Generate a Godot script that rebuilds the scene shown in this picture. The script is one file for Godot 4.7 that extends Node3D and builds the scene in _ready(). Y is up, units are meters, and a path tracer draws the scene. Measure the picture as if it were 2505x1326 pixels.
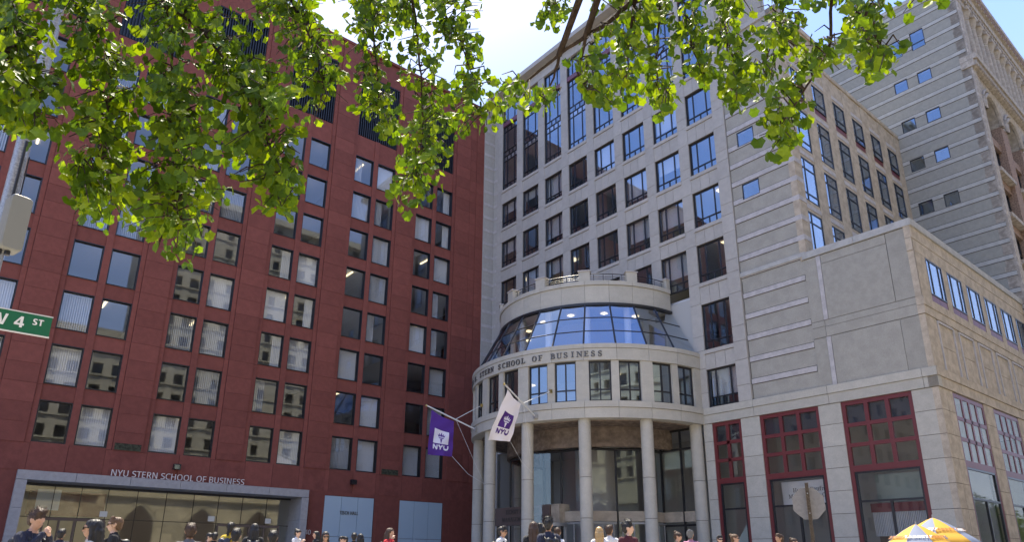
extends Node3D
# Plaza between a red stone office block and a limestone business school, seen from under a street tree.
# All coordinates below are metres from the eye; the eye stands EYE above the street.
const EYE := 1.37
const FOC := 1695.1
const PITCH := 0.30735588
const ROLL := 0.0070915
const YAW := 0.692834
var rng := RandomNumberGenerator.new()
var base_of := {}
var used := {}
var cam_right: Vector3
var cam_up: Vector3
var cam_back: Vector3
var M := {}
var unit_box := BoxMesh.new()
var unit_rod := CylinderMesh.new()
var mesh_cache := {}

# ---------- camera helpers: a pixel of the 2505 x 1326 photograph gives a direction ----------
func setup_axes():
	var r0 := Vector3(cos(YAW), 0, sin(YAW))
	var f0 := Vector3(sin(YAW), 0, -cos(YAW))
	var up0 := Vector3.UP * cos(PITCH) - f0 * sin(PITCH)
	var back0 := -(f0 * cos(PITCH) + Vector3.UP * sin(PITCH))
	cam_right = r0 * cos(ROLL) + up0 * sin(ROLL)
	cam_up = -r0 * sin(ROLL) + up0 * cos(ROLL)
	cam_back = back0
func ray(x: float, y: float) -> Vector3:
	return (cam_right * ((x - 1252.5) / FOC) - cam_up * ((y - 835.0) / FOC) - cam_back).normalized()
func at(x: float, y: float, dist: float) -> Vector3:
	return ray(x, y) * dist
func ground_y(z: float) -> float:
	return -EYE + 0.032 * clampf(-z, 0.0, 48.0)

# ---------- nodes ----------
func numbered(n: String) -> String:
	used[n] = used.get(n, 0) + 1
	return n if used[n] == 1 else "%s_%03d" % [n, used[n] - 1]
func thing(called: String, label: String, category: String, base: Vector3, group := "", kind := "") -> Node3D:
	var o := Node3D.new()
	o.name = numbered(called)
	add_child(o)
	o.position = base + Vector3(0, EYE, 0)
	if kind != "":
		o.set_meta("kind", kind)
	if label != "":
		o.set_meta("label", label)
		o.set_meta("category", category)
	if group != "":
		o.set_meta("group", group)
	base_of[o] = base
	return o
func part(par: Node3D, called: String, base: Vector3) -> Node3D:
	var o := Node3D.new()
	o.name = called
	par.add_child(o, true)
	o.position = base - base_of[par]
	base_of[o] = base
	return o
func put(par: Node3D, called: String, mesh: Mesh, m: Material, where := Vector3.INF) -> MeshInstance3D:
	var o := MeshInstance3D.new()
	o.name = called
	o.mesh = mesh
	if m != null:
		o.material_override = m
	par.add_child(o, true)
	o.position = Vector3.ZERO if where == Vector3.INF else where - base_of[par]
	return o
func box(par: Node3D, called: String, c: Vector3, s: Vector3, m: Material) -> MeshInstance3D:
	var o := put(par, called, unit_box, m, c)
	o.scale = s
	return o
func rod(par: Node3D, called: String, a: Vector3, b: Vector3, r: float, m: Material) -> MeshInstance3D:
	var o := put(par, called, unit_rod, m, (a + b) * 0.5)
	var d := b - a
	var y := d.normalized()
	var x := y.cross(Vector3.RIGHT if absf(y.x) < 0.8 else Vector3.FORWARD).normalized()
	o.basis = Basis(x * r, d, x.cross(y) * r)
	return o
# a facade: face "Z" looks to +Z at z = p, u is x; face "X" looks to -X at x = p, u is z; d counts outwards
func fbox(F: Array, par: Node3D, called: String, u0: float, u1: float, y0: float, y1: float, d0: float, d1: float, m: Material) -> MeshInstance3D:
	var uc := (u0 + u1) * 0.5
	var dc := (d0 + d1) * 0.5
	if F[0] == "Z":
		return box(par, called, Vector3(uc, (y0 + y1) * 0.5, F[1] + dc), Vector3(u1 - u0, y1 - y0, d1 - d0), m)
	return box(par, called, Vector3(F[1] - dc, (y0 + y1) * 0.5, uc), Vector3(d1 - d0, y1 - y0, u1 - u0), m)
# a wall sheet with rectangular openings [u0, u1, y0, y1], cut into upright strips
func holed(F: Array, par: Node3D, called: String, u0: float, u1: float, y0: float, y1: float, d0: float, d1: float, holes: Array, m: Material):
	var us := [u0, u1]
	for h in holes:
		for e in [h[0], h[1]]:
			if e > u0 and e < u1 and not us.has(e) and h[3] > y0 and h[2] < y1:
				us.append(e)
	us.sort()
	for i in us.size() - 1:
		var mid: float = (us[i] + us[i + 1]) / 2
		var cut := []
		for h in holes:
			if h[0] < mid and h[1] > mid and h[3] > y0 and h[2] < y1:
				cut.append([h[2], h[3]])
		cut.sort_custom(func(a, b): return a[0] < b[0])
		var y := y0
		for c in cut:
			if c[0] > y + 0.01:
				fbox(F, par, called, us[i], us[i + 1], y, c[0], d0, d1, m)
			y = maxf(y, c[1])
		if y < y1 - 0.01:
			fbox(F, par, called, us[i], us[i + 1], y, y1, d0, d1, m)
func fpos(F: Array, u: float, y: float, d: float) -> Vector3:
	return Vector3(u, y, F[1] + d) if F[0] == "Z" else Vector3(F[1] - d, y, u)

# ---------- mesh helpers ----------
func quad(st: SurfaceTool, a: Vector3, b: Vector3, c: Vector3, d: Vector3, n: Vector3):
	st.set_normal(n)
	if (b - a).cross(c - a).dot(n) > 0.0:
		for p in [a, d, c, a, c, b]:
			st.add_vertex(p)
	else:
		for p in [a, b, c, a, c, d]:
			st.add_vertex(p)
func tri(st: SurfaceTool, a: Vector3, b: Vector3, c: Vector3, n: Vector3):
	st.set_normal(n)
	if (b - a).cross(c - a).dot(n) > 0.0:
		for p in [a, c, b]:
			st.add_vertex(p)
	else:
		for p in [a, b, c]:
			st.add_vertex(p)
func begin() -> SurfaceTool:
	var st := SurfaceTool.new()
	st.begin(Mesh.PRIMITIVE_TRIANGLES)
	return st
func sbox(st: SurfaceTool, lo: Vector3, hi: Vector3):
	var v := []
	for k in 8:
		v.append(Vector3(hi.x if k & 1 else lo.x, hi.y if k & 2 else lo.y, hi.z if k & 4 else lo.z))
	quad(st, v[0], v[2], v[6], v[4], Vector3.LEFT)
	quad(st, v[1], v[3], v[7], v[5], Vector3.RIGHT)
	quad(st, v[0], v[1], v[5], v[4], Vector3.DOWN)
	quad(st, v[2], v[3], v[7], v[6], Vector3.UP)
	quad(st, v[0], v[1], v[3], v[2], Vector3.FORWARD)
	quad(st, v[4], v[5], v[7], v[6], Vector3.BACK)
# bars: [u0, u1, y0, y1] in window axes, depth z0..z1
func frame_mesh(key: String, bars: Array, z0: float, z1: float) -> Mesh:
	if not mesh_cache.has(key):
		var st := begin()
		for b in bars:
			sbox(st, Vector3(b[0], b[2], z0), Vector3(b[1], b[3], z1))
		mesh_cache[key] = st.commit()
	return mesh_cache[key]
func tube(st: SurfaceTool, pts: Array, radii: Array, n := 6):
	var rings := []
	for i in pts.size():
		var t: Vector3 = (pts[mini(i + 1, pts.size() - 1)] - pts[maxi(i - 1, 0)]).normalized()
		var x := t.cross(Vector3.UP if absf(t.y) < 0.9 else Vector3.RIGHT).normalized()
		var y := x.cross(t)
		var ring := []
		for k in n:
			var a := TAU * k / n
			ring.append([pts[i] + (x * cos(a) + y * sin(a)) * radii[i], x * cos(a) + y * sin(a)])
		rings.append(ring)
	for i in pts.size() - 1:
		for k in n:
			var k2 := (k + 1) % n
			quad(st, rings[i][k][0], rings[i][k2][0], rings[i + 1][k2][0], rings[i + 1][k][0], rings[i][k][1] + rings[i][k2][1])
# lathe about y: profile of [r, y]
func lathe(st: SurfaceTool, c: Vector3, prof: Array, n := 20):
	for i in prof.size() - 1:
		var r0: float = prof[i][0]
		var r1: float = prof[i + 1][0]
		var y0: float = prof[i][1]
		var y1: float = prof[i + 1][1]
		var nn := Vector2(y1 - y0, r0 - r1).normalized()
		for k in n:
			var a := TAU * k / n
			var b := TAU * (k + 1) / n
			var ca := Vector3(cos(a), 0, sin(a))
			var cb := Vector3(cos(b), 0, sin(b))
			var pts := [c + ca * r0 + Vector3(0, y0, 0), c + cb * r0 + Vector3(0, y0, 0), c + cb * r1 + Vector3(0, y1, 0), c + ca * r1 + Vector3(0, y1, 0)]
			for q in [[0, 1, 2], [0, 2, 3]]:
				var ns := [ca, cb, cb, ca]
				var P: Array = [pts[q[0]], pts[q[1]], pts[q[2]]]
				var flip: bool = (P[1] - P[0]).cross(P[2] - P[0]).dot((ca + cb) * nn.x + Vector3.UP * nn.y * 2.0) > 0.0
				for j in ([0, 2, 1] if flip else [0, 1, 2]):
					st.set_normal((ns[q[j]] * nn.x + Vector3.UP * nn.y).normalized())
					st.add_vertex(P[j])
func text_mesh(s: String, size: float, depth: float, serif := false, bold := false) -> TextMesh:
	var key := "t%s%f%f%s%s" % [s, size, depth, serif, bold]
	if not mesh_cache.has(key):
		var t := TextMesh.new()
		var f := SystemFont.new()
		f.font_names = PackedStringArray(["Droid Serif" if serif else "Droid Sans"])
		if bold:
			f.font_weight = 700
		t.font = f
		t.text = s
		t.font_size = 64
		t.pixel_size = size / 46.0
		t.depth = depth
		t.curve_step = 1.0
		mesh_cache[key] = t
	return mesh_cache[key]

# ---------- materials ----------
func noise_tex(sd: int, freq: float, a: Color, b: Color, oct := 4, stretch := 1.0, c := Color(0, 0, 0, 0), w := 256) -> ImageTexture:
	var fn := FastNoiseLite.new()
	fn.seed = sd
	fn.noise_type = FastNoiseLite.TYPE_SIMPLEX_SMOOTH
	fn.frequency = freq
	fn.fractal_octaves = oct
	fn.fractal_gain = 0.62
	var im := fn.get_seamless_image(w, int(w * stretch))
	if stretch != 1.0:
		im.resize(w, w, Image.INTERPOLATE_BILINEAR)
	im.convert(Image.FORMAT_L8)
	var src := im.get_data()
	var n := src.size()
	var out := PackedByteArray()
	out.resize(n * 3)
	var r2 := RandomNumberGenerator.new()
	r2.seed = sd
	for i in n:
		var t := src[i] / 255.0
		var col := a.lerp(b, clampf((t - 0.25) * 2.0, 0.0, 1.0))
		if c.a > 0.0 and t > 0.66:
			col = col.lerp(c, c.a * minf(1.0, (t - 0.66) * 6.0))
		var g := 1.0 + (r2.randf() - 0.5) * 0.10
		out[i * 3] = int(clampf(col.r * g, 0, 1) * 255)
		out[i * 3 + 1] = int(clampf(col.g * g, 0, 1) * 255)
		out[i * 3 + 2] = int(clampf(col.b * g, 0, 1) * 255)
	return ImageTexture.create_from_image(Image.create_from_data(w, w, false, Image.FORMAT_RGB8, out))
func lin(r: float, g: float, b: float) -> Color:
	return Color(r, g, b).linear_to_srgb()
# a stone: linear base colour, spread of tone, metres per repeat
func stone(base: Color, spread: float, metres: float, sd: int, rough := 0.85, stain := Color(0, 0, 0, 0), stretch := 1.0) -> StandardMaterial3D:
	var m := StandardMaterial3D.new()
	var a := Color(base.r * (1 - spread), base.g * (1 - spread), base.b * (1 - spread)).linear_to_srgb()
	var b := Color(base.r * (1 + spread), base.g * (1 + spread), base.b * (1 + spread)).linear_to_srgb()
	m.albedo_texture = noise_tex(sd, 0.018, a, b, 5, stretch, stain)
	m.uv1_triplanar = true
	m.uv1_world_triplanar = true
	m.uv1_scale = Vector3.ONE / metres
	m.roughness = rough
	m.metallic_specular = 0.3
	return m
func tinted(src: StandardMaterial3D, c: Color) -> StandardMaterial3D:
	var m: StandardMaterial3D = src.duplicate()
	m.albedo_color = c
	m.uv1_offset = Vector3(rng.randf(), rng.randf(), rng.randf())
	return m
func plain(c: Color, rough := 0.7, metal := 0.0) -> StandardMaterial3D:
	var m := StandardMaterial3D.new()
	m.albedo_color = c.linear_to_srgb()
	m.roughness = rough
	m.metallic = metal
	return m
func glow(c: Color, e: float) -> StandardMaterial3D:
	var m := plain(Color(0.6, 0.6, 0.6))
	m.emission_enabled = true
	m.emission = c.linear_to_srgb()
	m.emission_energy_multiplier = e
	return m
# coated glazing: a share of mirror over a clear pane
func coated(share: float, tint: Color, rough := 0.02) -> ORMMaterial3D:
	var m := ORMMaterial3D.new()
	var im := Image.create(2, 2, false, Image.FORMAT_RGB8)
	im.fill(Color(1, rough, 1))
	m.orm_texture = ImageTexture.create_from_image(im)
	m.transparency = BaseMaterial3D.TRANSPARENCY_ALPHA
	m.albedo_color = Color(tint.r, tint.g, tint.b, share)
	return m
func make_materials():
	for k in 4:
		M["red%d" % k] = stone(Color(0.215, 0.069, 0.051) * [1.0, 0.91, 1.08, 0.96][k], 0.07, 2.0 + k, 11 + k, 0.8, Color(0, 0, 0, 0), 1.0)
	M.red_dark = stone(Color(0.20, 0.064, 0.048), 0.12, 4.0, 17, 0.85)
	M.moss = stone(Color(0.055, 0.055, 0.035), 0.4, 1.2, 18, 0.95)
	for k in 4:
		M["lime%d" % k] = stone(Color(0.425, 0.398, 0.355) * [1.0, 0.95, 1.04, 0.98][k], 0.04, 2.2 + k, 21 + k, 0.85)
	for k in 4:
		M["drum%d" % k] = stone(Color(0.46, 0.43, 0.36) * [1.0, 0.95, 1.04, 0.98][k], 0.05, 2.4 + k, 121 + k, 0.85)
	M.lime_light = stone(Color(0.46, 0.43, 0.41), 0.1, 3.0, 26, 0.8)
	M.lime_warm = stone(Color(0.445, 0.373, 0.28), 0.14, 4.0, 27, 0.85)  # warm bounced light of the street faces is put into this stone colour
	for k in 3:
		M["slab%d" % k] = stone(Color(0.345, 0.325, 0.275) * [1.0, 0.96, 1.03][k], 0.06, 3.0 + k, 131 + k, 0.9)
	M.joint = plain(Color(0.10, 0.09, 0.08), 0.95)
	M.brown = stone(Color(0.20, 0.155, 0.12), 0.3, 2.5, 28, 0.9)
	M.grey_wall = stone(Color(0.315, 0.305, 0.265), 0.05, 2.0, 29, 0.9)
	M.grey_band = stone(Color(0.42, 0.41, 0.38), 0.08, 3.0, 30, 0.9)
	M.orn = stone(Color(0.42, 0.37, 0.31), 0.2, 2.0, 31, 0.85)
	M.orn_brick = stone(Color(0.30, 0.21, 0.16), 0.25, 0.9, 32, 0.9)
	M.tan = stone(Color(0.45, 0.41, 0.315), 0.15, 4.0, 33, 0.9)
	for k in 3:
		M["tan%d" % k] = stone(Color(0.45, 0.41, 0.315) * [0.9, 0.75, 1.05][k], 0.2, 1.5 + k, 141 + k, 0.9)
	M.frame_grey = stone(Color(0.36, 0.335, 0.315), 0.06, 2.0, 34, 0.6)
	M.black = plain(Color(0.012, 0.012, 0.015), 0.35)
	M.bronze = plain(Color(0.018, 0.017, 0.018), 0.4)
	M.bronze_brown = plain(Color(0.14, 0.10, 0.085), 0.45)
	M.louver = plain(Color(0.016, 0.017, 0.022), 0.5)
	M.crimson = plain(Color(0.135, 0.02, 0.02), 0.45)
	M.plum = plain(Color(0.15, 0.05, 0.075), 0.5)
	M.glass_red = coated(0.075, Color(0.94, 0.97, 1.0))
	M.glass_cool = coated(0.18, Color(0.80, 0.90, 1.0))
	M.glass_graze = coated(0.32, Color(0.88, 0.94, 1.0))
	M.glass_dark = coated(0.06, Color(0.9, 0.97, 0.97))
	M.glass_store = coated(0.10, Color(1.0, 0.99, 0.92), 0.03)
	M.wall_in = plain(Color(0.42, 0.41, 0.38), 0.9)
	M.ceil_in = plain(Color(0.6, 0.6, 0.58), 0.9)
	M.floor_in = plain(Color(0.14, 0.12, 0.10), 0.8)
	M.white_in = plain(Color(0.72, 0.72, 0.70), 0.7)
	M.green_in = plain(Color(0.36, 0.42, 0.36), 0.7)
	M.blind = plain(Color(0.52, 0.52, 0.50), 0.7)
	M.blind.backlight_enabled = true
	M.blind.backlight = Color(0.3, 0.3, 0.3)
	M.lamp = glow(Color(1.0, 0.82, 0.48), 0.9)
	M.steel = stone(Color(0.34, 0.345, 0.35), 0.25, 0.25, 40, 0.45)
	M.steel.metallic = 0.6
	M.galv = plain(Color(0.38, 0.38, 0.37), 0.5, 0.5)
	M.white_metal = plain(Color(0.6, 0.6, 0.58), 0.4)
	M.gold = plain(Color(0.6, 0.45, 0.15), 0.3, 0.8)
	M.letter = plain(Color(0.62, 0.58, 0.56), 0.4, 0.2)
	M.letter_dark = plain(Color(0.10, 0.095, 0.09), 0.45, 0.4)
	M.bluepanel = plain(Color(0.39, 0.48, 0.53), 0.35)
	M.green_sign = plain(Color(0.004, 0.12, 0.055), 0.4)
	M.white_paint = plain(Color(0.75, 0.75, 0.72), 0.5)
	M.beige = plain(Color(0.22, 0.22, 0.195), 0.45)
	M.old_glass = plain(Color(0.035, 0.04, 0.045), 0.08)
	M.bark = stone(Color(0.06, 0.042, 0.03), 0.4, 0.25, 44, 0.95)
func _ready():
	rng.seed = 7
	setup_axes()
	unit_rod.top_radius = 1.0
	unit_rod.bottom_radius = 1.0
	unit_rod.height = 1.0
	unit_rod.radial_segments = 12
	unit_rod.rings = 1
	# camera: level lens shifted up, as the photograph is cropped from below
	var cam := Camera3D.new()
	cam.name = "camera"
	cam.projection = Camera3D.PROJECTION_FRUSTUM
	cam.near = 0.1
	cam.far = 900.0
	cam.size = 1326.0 / FOC * cam.near
	cam.frustum_offset = Vector2(0, 172.0 / FOC * cam.near)
	add_child(cam)
	cam.transform = Transform3D(Basis(cam_right, cam_up, cam_back), Vector3(0, EYE, 0))
	cam.current = true
	# sky and exposure
	var env := Environment.new()
	env.background_mode = Environment.BG_SKY
	var sm := ProceduralSkyMaterial.new()
	sm.sky_top_color = Color(0.43, 0.57, 0.85)
	sm.sky_horizon_color = Color(0.79, 0.85, 0.95)
	sm.sky_curve = 0.3
	sm.ground_horizon_color = Color(0.55, 0.54, 0.52)
	sm.ground_bottom_color = Color(0.35, 0.34, 0.33)
	sm.sun_angle_max = 75.0
	sm.sun_curve = 0.25
	sm.energy_multiplier = 1.0
	var sky := Sky.new()
	sky.sky_material = sm
	env.sky = sky
	env.tonemap_mode = Environment.TONE_MAPPER_LINEAR
	env.tonemap_exposure = 2.28
	env.sdfgi_enabled = true
	env.ssao_enabled = true
	env.ssil_enabled = true
	var we := WorldEnvironment.new()
	we.name = "environment"
	we.environment = env
	add_child(we)
	# sun: high, behind the red block, a little to its right
	var sun := DirectionalLight3D.new()
	sun.name = "sun"
	sun.light_energy = 1.5
	sun.light_color = Color(1.0, 0.96, 0.88)
	sun.light_angular_distance = 0.5
	sun.shadow_enabled = true
	add_child(sun)
	var el := deg_to_rad(66.0)
	var az := deg_to_rad(20.0)
	var to_sun := Vector3(sin(az) * cos(el), sin(el), -cos(az) * cos(el))
	sun.look_at_from_position(Vector3(0, 60, 0), Vector3(0, 60, 0) - to_sun, Vector3.FORWARD)
	make_materials()
	build_ground()
	build_red()
	build_lime()
	build_rotunda()
	build_wing()
	build_striped()
	build_behind()
	build_flags()
	build_street()
	build_tree()
	build_people()
func build_ground():
	# the plaza rises gently to the red block; street and far ground are flat
	var st := begin()
	var Z := [-62.0, -48.0, 0.0, 9.0]
	for i in 3:
		quad(st, Vector3(-90, ground_y(Z[i]), Z[i]), Vector3(130, ground_y(Z[i]), Z[i]), Vector3(130, ground_y(Z[i + 1]), Z[i + 1]), Vector3(-90, ground_y(Z[i + 1]), Z[i + 1]), Vector3.UP)
	var p := thing("plaza_pavement", "", "", Vector3.ZERO, "", "structure")
	put(p, "paving", st.commit(), stone(Color(0.40, 0.365, 0.315), 0.15, 3.0, 51, 0.85))
	st = begin()
	quad(st, Vector3(-90, -EYE - 0.12, 9.02), Vector3(130, -EYE - 0.12, 9.02), Vector3(130, -EYE - 0.12, 22), Vector3(-90, -EYE - 0.12, 22), Vector3.UP)
	sbox(st, Vector3(-90, -EYE - 0.4, 8.85), Vector3(130, -EYE - 0.004, 9.02))
	p = thing("road", "", "", Vector3.ZERO, "", "structure")
	put(p, "asphalt", st.commit(), stone(Color(0.055, 0.055, 0.055), 0.2, 2.0, 52, 0.9))
	st = begin()
	var gy := -EYE - 0.6
	quad(st, Vector3(-600, gy, -600), Vector3(700, gy, -600), Vector3(700, gy, 600), Vector3(-600, gy, 600), Vector3.UP)
	p = thing("ground", "", "", Vector3.ZERO, "", "structure")
	put(p, "earth", st.commit(), plain(Color(0.15, 0.14, 0.13), 0.95))

func win_bars(w: float, h: float, fr: float) -> Array:
	return [[0.0, fr, 0.0, h], [w - fr, w, 0.0, h], [fr, w - fr, 0.0, fr], [fr, w - fr, h - fr, h]]
func blind_mesh(w: float, h: float, f0: float, f1: float, ang: float, drop: float) -> Mesh:
	var key := "blind%.2f%.2f%.2f%.2f%.2f%.2f" % [w, h, f0, f1, ang, drop]
	if not mesh_cache.has(key):
		var st := begin()
		var n := int(w * (f1 - f0) / 0.115)
		for i in n:
			var x := w * f0 + (i + 0.5) * w * (f1 - f0) / n
			var e := Vector3(cos(ang), 0, sin(ang)) * 0.056
			var nn := Vector3(-sin(ang), 0, cos(ang))
			var lo := h * (1.0 - drop)
			for s in [1.0, -1.0]:
				var off: Vector3 = nn * 0.001 * s
				quad(st, Vector3(x, lo, 0) - e + off, Vector3(x, lo, 0) + e + off, Vector3(x, h, 0) + e + off, Vector3(x, h, 0) - e + off, nn * s)
		sbox(st, Vector3(w * f0, h - 0.04, -0.03), Vector3(w * f1, h, 0.03))
		mesh_cache[key] = st.commit()
	return mesh_cache[key]
# window node in facade axes: +x along u, +z outwards
func window_node(F: Array, par: Node3D, called: String, u0: float, y0: float, d: float) -> Node3D:
	var o := part(par, called, fpos(F, u0, y0, d))
	if F[0] == "X":
		o.rotation.y = -PI / 2
	base_of[o] = Vector3.ZERO
	return o
func pane(o: Node3D, w: float, h: float, m: Material, z := 0.0, x := 0.0, y := 0.0) -> MeshInstance3D:
	var p := put(o, "pane", unit_box, m, Vector3(x + w / 2, y + h / 2, z))
	p.basis = Basis.from_euler(Vector3(rng.randf_range(-0.0022, 0.0022), rng.randf_range(-0.003, 0.003), 0)).scaled_local(Vector3(w, h, 0.012))
	return p

func build_red():
	var F := ["Z", -48.0]
	var b := thing("red_stone_building", "tall red sandstone office block with paired square windows and grey portal", "building", Vector3(12, -0.05, -48))
	var RE := []
	for i in 7:
		RE.append((0.679 - 0.128 * i) * 48.0)
	var xl: float = RE[6] - 3.864 - 2.28
	var xr := 36.15
	var ytop := 43.5
	# cores behind the facing: recessed so that joints read as grooves
	var piers := []
	piers.append([RE[0], xr])
	for i in 6:
		piers.append([RE[i + 1], RE[i] - 3.864])
	piers.append([xl, RE[6] - 3.864])
	for p in piers:
		fbox(F, b, "pier_core", p[0] + 0.3, p[1] - (0.3 if p[1] < 36 else 0.01), 4.75, ytop - 0.02, -0.6, -0.03, M.red_dark)
	for i in piers.size():
		var p: Array = piers[i]
		var w: float = p[1] - p[0]
		var y := 6.3
		var k := 0
		while y < ytop - 0.1:
			var y1 := minf(y + 1.147, ytop)
			if i == 0:
				# wide end pier: two panels and a corner strip
				fbox(F, b, "stone_panel", p[0] + 0.3, p[0] + 1.9, y, y1 - 0.014, -0.03, 0.0 + rng.randf_range(0, 0.008), M["red%d" % rng.randi_range(0, 3)])
				fbox(F, b, "stone_panel", p[0] + 1.92, p[0] + 2.55, y, y1 - 0.014, -0.03, 0.0, M["red%d" % rng.randi_range(0, 3)])
				fbox(F, b, "stone_panel", p[0] + 2.63, p[1], y, y1 - 0.014, -0.03, 0.02 + rng.randf_range(0, 0.006), M["red%d" % rng.randi_range(0, 3)])
			elif i < 7:
				fbox(F, b, "stone_panel", p[0] + 0.3, p[1] - 0.3, y, y1 - 0.014, -0.03, rng.randf_range(0.0, 0.01), M["red%d" % rng.randi_range(0, 3)])
			y = y1
			k += 1
		# plain edge strips, one stone per storey
		y = 6.3
		while y < ytop - 0.1:
			var y1 := minf(y + 3.44, ytop)
			fbox(F, b, "edge_stone", p[0], p[0] + 0.285, y, y1 - 0.014, -0.6, -0.09, M["red%d" % rng.randi_range(0, 2)])
			if i > 0:
				fbox(F, b, "edge_stone", p[1] - 0.285, p[1], y, y1 - 0.014, -0.6, -0.09, M["red%d" % rng.randi_range(0, 2)])
			y = y1
	# worn mossy stone at the pier feet
	for i in [1, 2, 3, 4]:
		var p: Array = piers[i]
		fbox(F, b, "stained_stone", p[0] + 0.4, p[1] - 0.4, 6.33, 6.75, 0.01, 0.022, M.moss if i in [1, 4] else M.red_dark)
	# bays
	var fm := frame_mesh("redwin", win_bars(1.728, 2.47, 0.095), -0.09, 0.05)
	var lm := frame_mesh("redliner", win_bars(1.728, 2.47, 0.05), 0.051, 0.2)
	for i in 7:
		var R: float = RE[i]
		for k in 8:
			var y0 := 6.384 + 3.44 * k
			for s in 2:
				var u0: float = R - (3.864 if s == 0 else 1.728)
				var o := window_node(F, b, "window", u0, y0, -0.34)
				put(o, "frame", fm, M.black)
				put(o, "liner", lm, M.black)
				pane(o, 1.60, 2.34, M.glass_red, 0.0, 0.064, 0.064)
				var pick := rng.randf()
				var bz := Vector3(0.06, 0.08, -0.22)
				if pick < 0.12:
					put(o, "blinds", blind_mesh(1.6, 2.3, 0.0, 1.0, 0.45, 1.0), M.blind, bz)
				elif pick < 0.34:
					put(o, "blinds", blind_mesh(1.6, 2.3, 0.0, 1.0, 1.15, 1.0), M.blind, bz)
				elif pick < 0.46:
					put(o, "blinds", blind_mesh(1.6, 2.3, 0.0, 0.5, 1.1, 1.0), M.blind, bz)
				elif pick < 0.58:
					put(o, "blinds", blind_mesh(1.6, 2.3, 0.6, 1.0, 0.9, 1.0), M.blind, bz)
				elif pick < 0.66:
					put(o, "blinds", blind_mesh(1.6, 2.3, 0.0, 1.0, 0.9, 1.0), M.blind, bz)
				# spandrel above the window
				var yt := y0 + 2.47
				var yn := yt + 0.97 if k < 7 else 34.95
				fbox(F, b, "spandrel", u0, u0 + 1.728, yt, yn, -0.5, -0.2 + rng.randf_range(0, 0.006), M["red%d" % rng.randi_range(0, 3)])
			fbox(F, b, "mullion_stone", R - 2.136, R - 1.728, y0 - (0.0 if k else 0.08), y0 + 3.44 if k < 7 else 34.95, -0.5, -0.12, M["red%d" % rng.randi_range(0, 2)])
		# plant-room louvres
		var lo := part(b, "louver", fpos(F, R - 3.864, 34.95, -0.3))
		for j in 20:
			fbox(F, lo, "slat", R - 3.82 + j * 0.195, R - 3.82 + j * 0.195 + 0.07, 35.0, 41.15, -0.42, -0.2, M.louver)
		fbox(F, lo, "backing", R - 3.86, R, 34.95, 41.2, -0.6, -0.5, M.black)
		fbox(F, lo, "head_bar", R - 3.86, R, 41.1, 41.2, -0.45, -0.15, M.louver)
		fbox(F, b, "parapet_panel", R - 3.85, R - 0.01, 41.2, ytop, -0.5, -0.13, M["red%d" % (i % 3)])
		# base course under the bay
		fbox(F, b, "base_panel", R - 3.85, R - 1.95, 4.72, 6.37, -0.5, -0.05, M["red%d" % (i % 4)])
		fbox(F, b, "base_panel", R - 1.93, R - 0.01, 4.72, 6.37, -0.5, -0.055, M["red%d" % ((i + 1) % 4)])
	for p in piers:
		fbox(F, b, "base_panel", p[0], p[1], 4.72, 6.28, -0.5, -0.04, M["red%d" % rng.randi_range(0, 3)])
	fbox(F, b, "coping", xl, xr, ytop, ytop + 0.25, -0.8, 0.08, M.red1)
	# ground storey walls
	for s in [[xl, 3.84, 4.72], [21.0, 22.4, 4.72], [26.45, 28.65, 4.72], [32.72, xr, 4.72], [22.4, 26.45, 4.72], [28.65, 32.72, 4.72]]:
		var low: bool = s[0] == 22.4 or s[0] == 28.65
		fbox(F, b, "ground_wall", s[0], s[1], 4.48 if low else -0.5, s[2], -0.5, -0.05, M.red3 if low else M.red1)
	for s in [[21.25, 22.25], [26.75, 28.35], [33.3, 35.6]]:
		fbox(F, b, "recessed_panel", s[0], s[1], -0.2, 3.95, -0.049, -0.02, M.red1)
	for s in [[22.42, 23], [28.67, 29]]:
		# pale blue glazed panels with seams
		var pn := part(b, "blue_panel", fpos(F, s[0], 0, 0))
		var w := 4.0
		for c in 3:
			fbox(F, pn, "sheet", s[0] + w * c / 3.0, s[0] + w * (c + 1) / 3.0 - 0.025, 1.62, 4.46, -0.4, -0.06, M.bluepanel)
			fbox(F, pn, "sheet", s[0] + w * c / 3.0, s[0] + w * (c + 1) / 3.0 - 0.025, -0.3, 1.59, -0.4, -0.06, M.bluepanel)
	var tx := put(b, "lettering", text_mesh("TISCH HALL", 0.24, 0.02, false, true), M.letter_dark, Vector3(24.4, 3.3, -48.03))
	tx.scale.x = 1.5 / tx.mesh.get_aabb().size.x
	var tn := put(b, "lettering", text_mesh("40", 0.32, 0.03, false, false), M.letter, Vector3(21.3, 1.85, -47.94))
	tn.scale.x = 0.45 / tn.mesh.get_aabb().size.x
	# interior: slabs, rear wall, partitions, strip lights
	fbox(F, b, "rear_wall", xl, xr, -0.5, ytop, -9.2, -9.0, M.wall_in)
	fbox(F, b, "end_wall", xr - 0.3, xr, -0.5, ytop, -9.0, -0.6, M.red1)
	fbox(F, b, "end_wall", xl, xl + 0.3, -0.5, ytop, -9.0, -0.6, M.red1)
	fbox(F, b, "roof", xl + 0.3, xr - 0.3, ytop - 0.4, ytop - 0.1, -9.0, -0.6, M.red_dark)
	for k in 9:
		var y := 6.384 + 3.44 * k
		fbox(F, b, "floor_slab", xl + 0.3, xr - 0.3, y - 0.62, y - 0.28, -9.0, -0.52, M.ceil_in)
	for i in piers.size():
		if i > 0:
			var p: Array = piers[i]
			fbox(F, b, "partition", (p[0] + p[1]) / 2 - 0.06, (p[0] + p[1]) / 2 + 0.06, 5.8, 34.0, -9.0, -0.62, M.wall_in)
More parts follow.
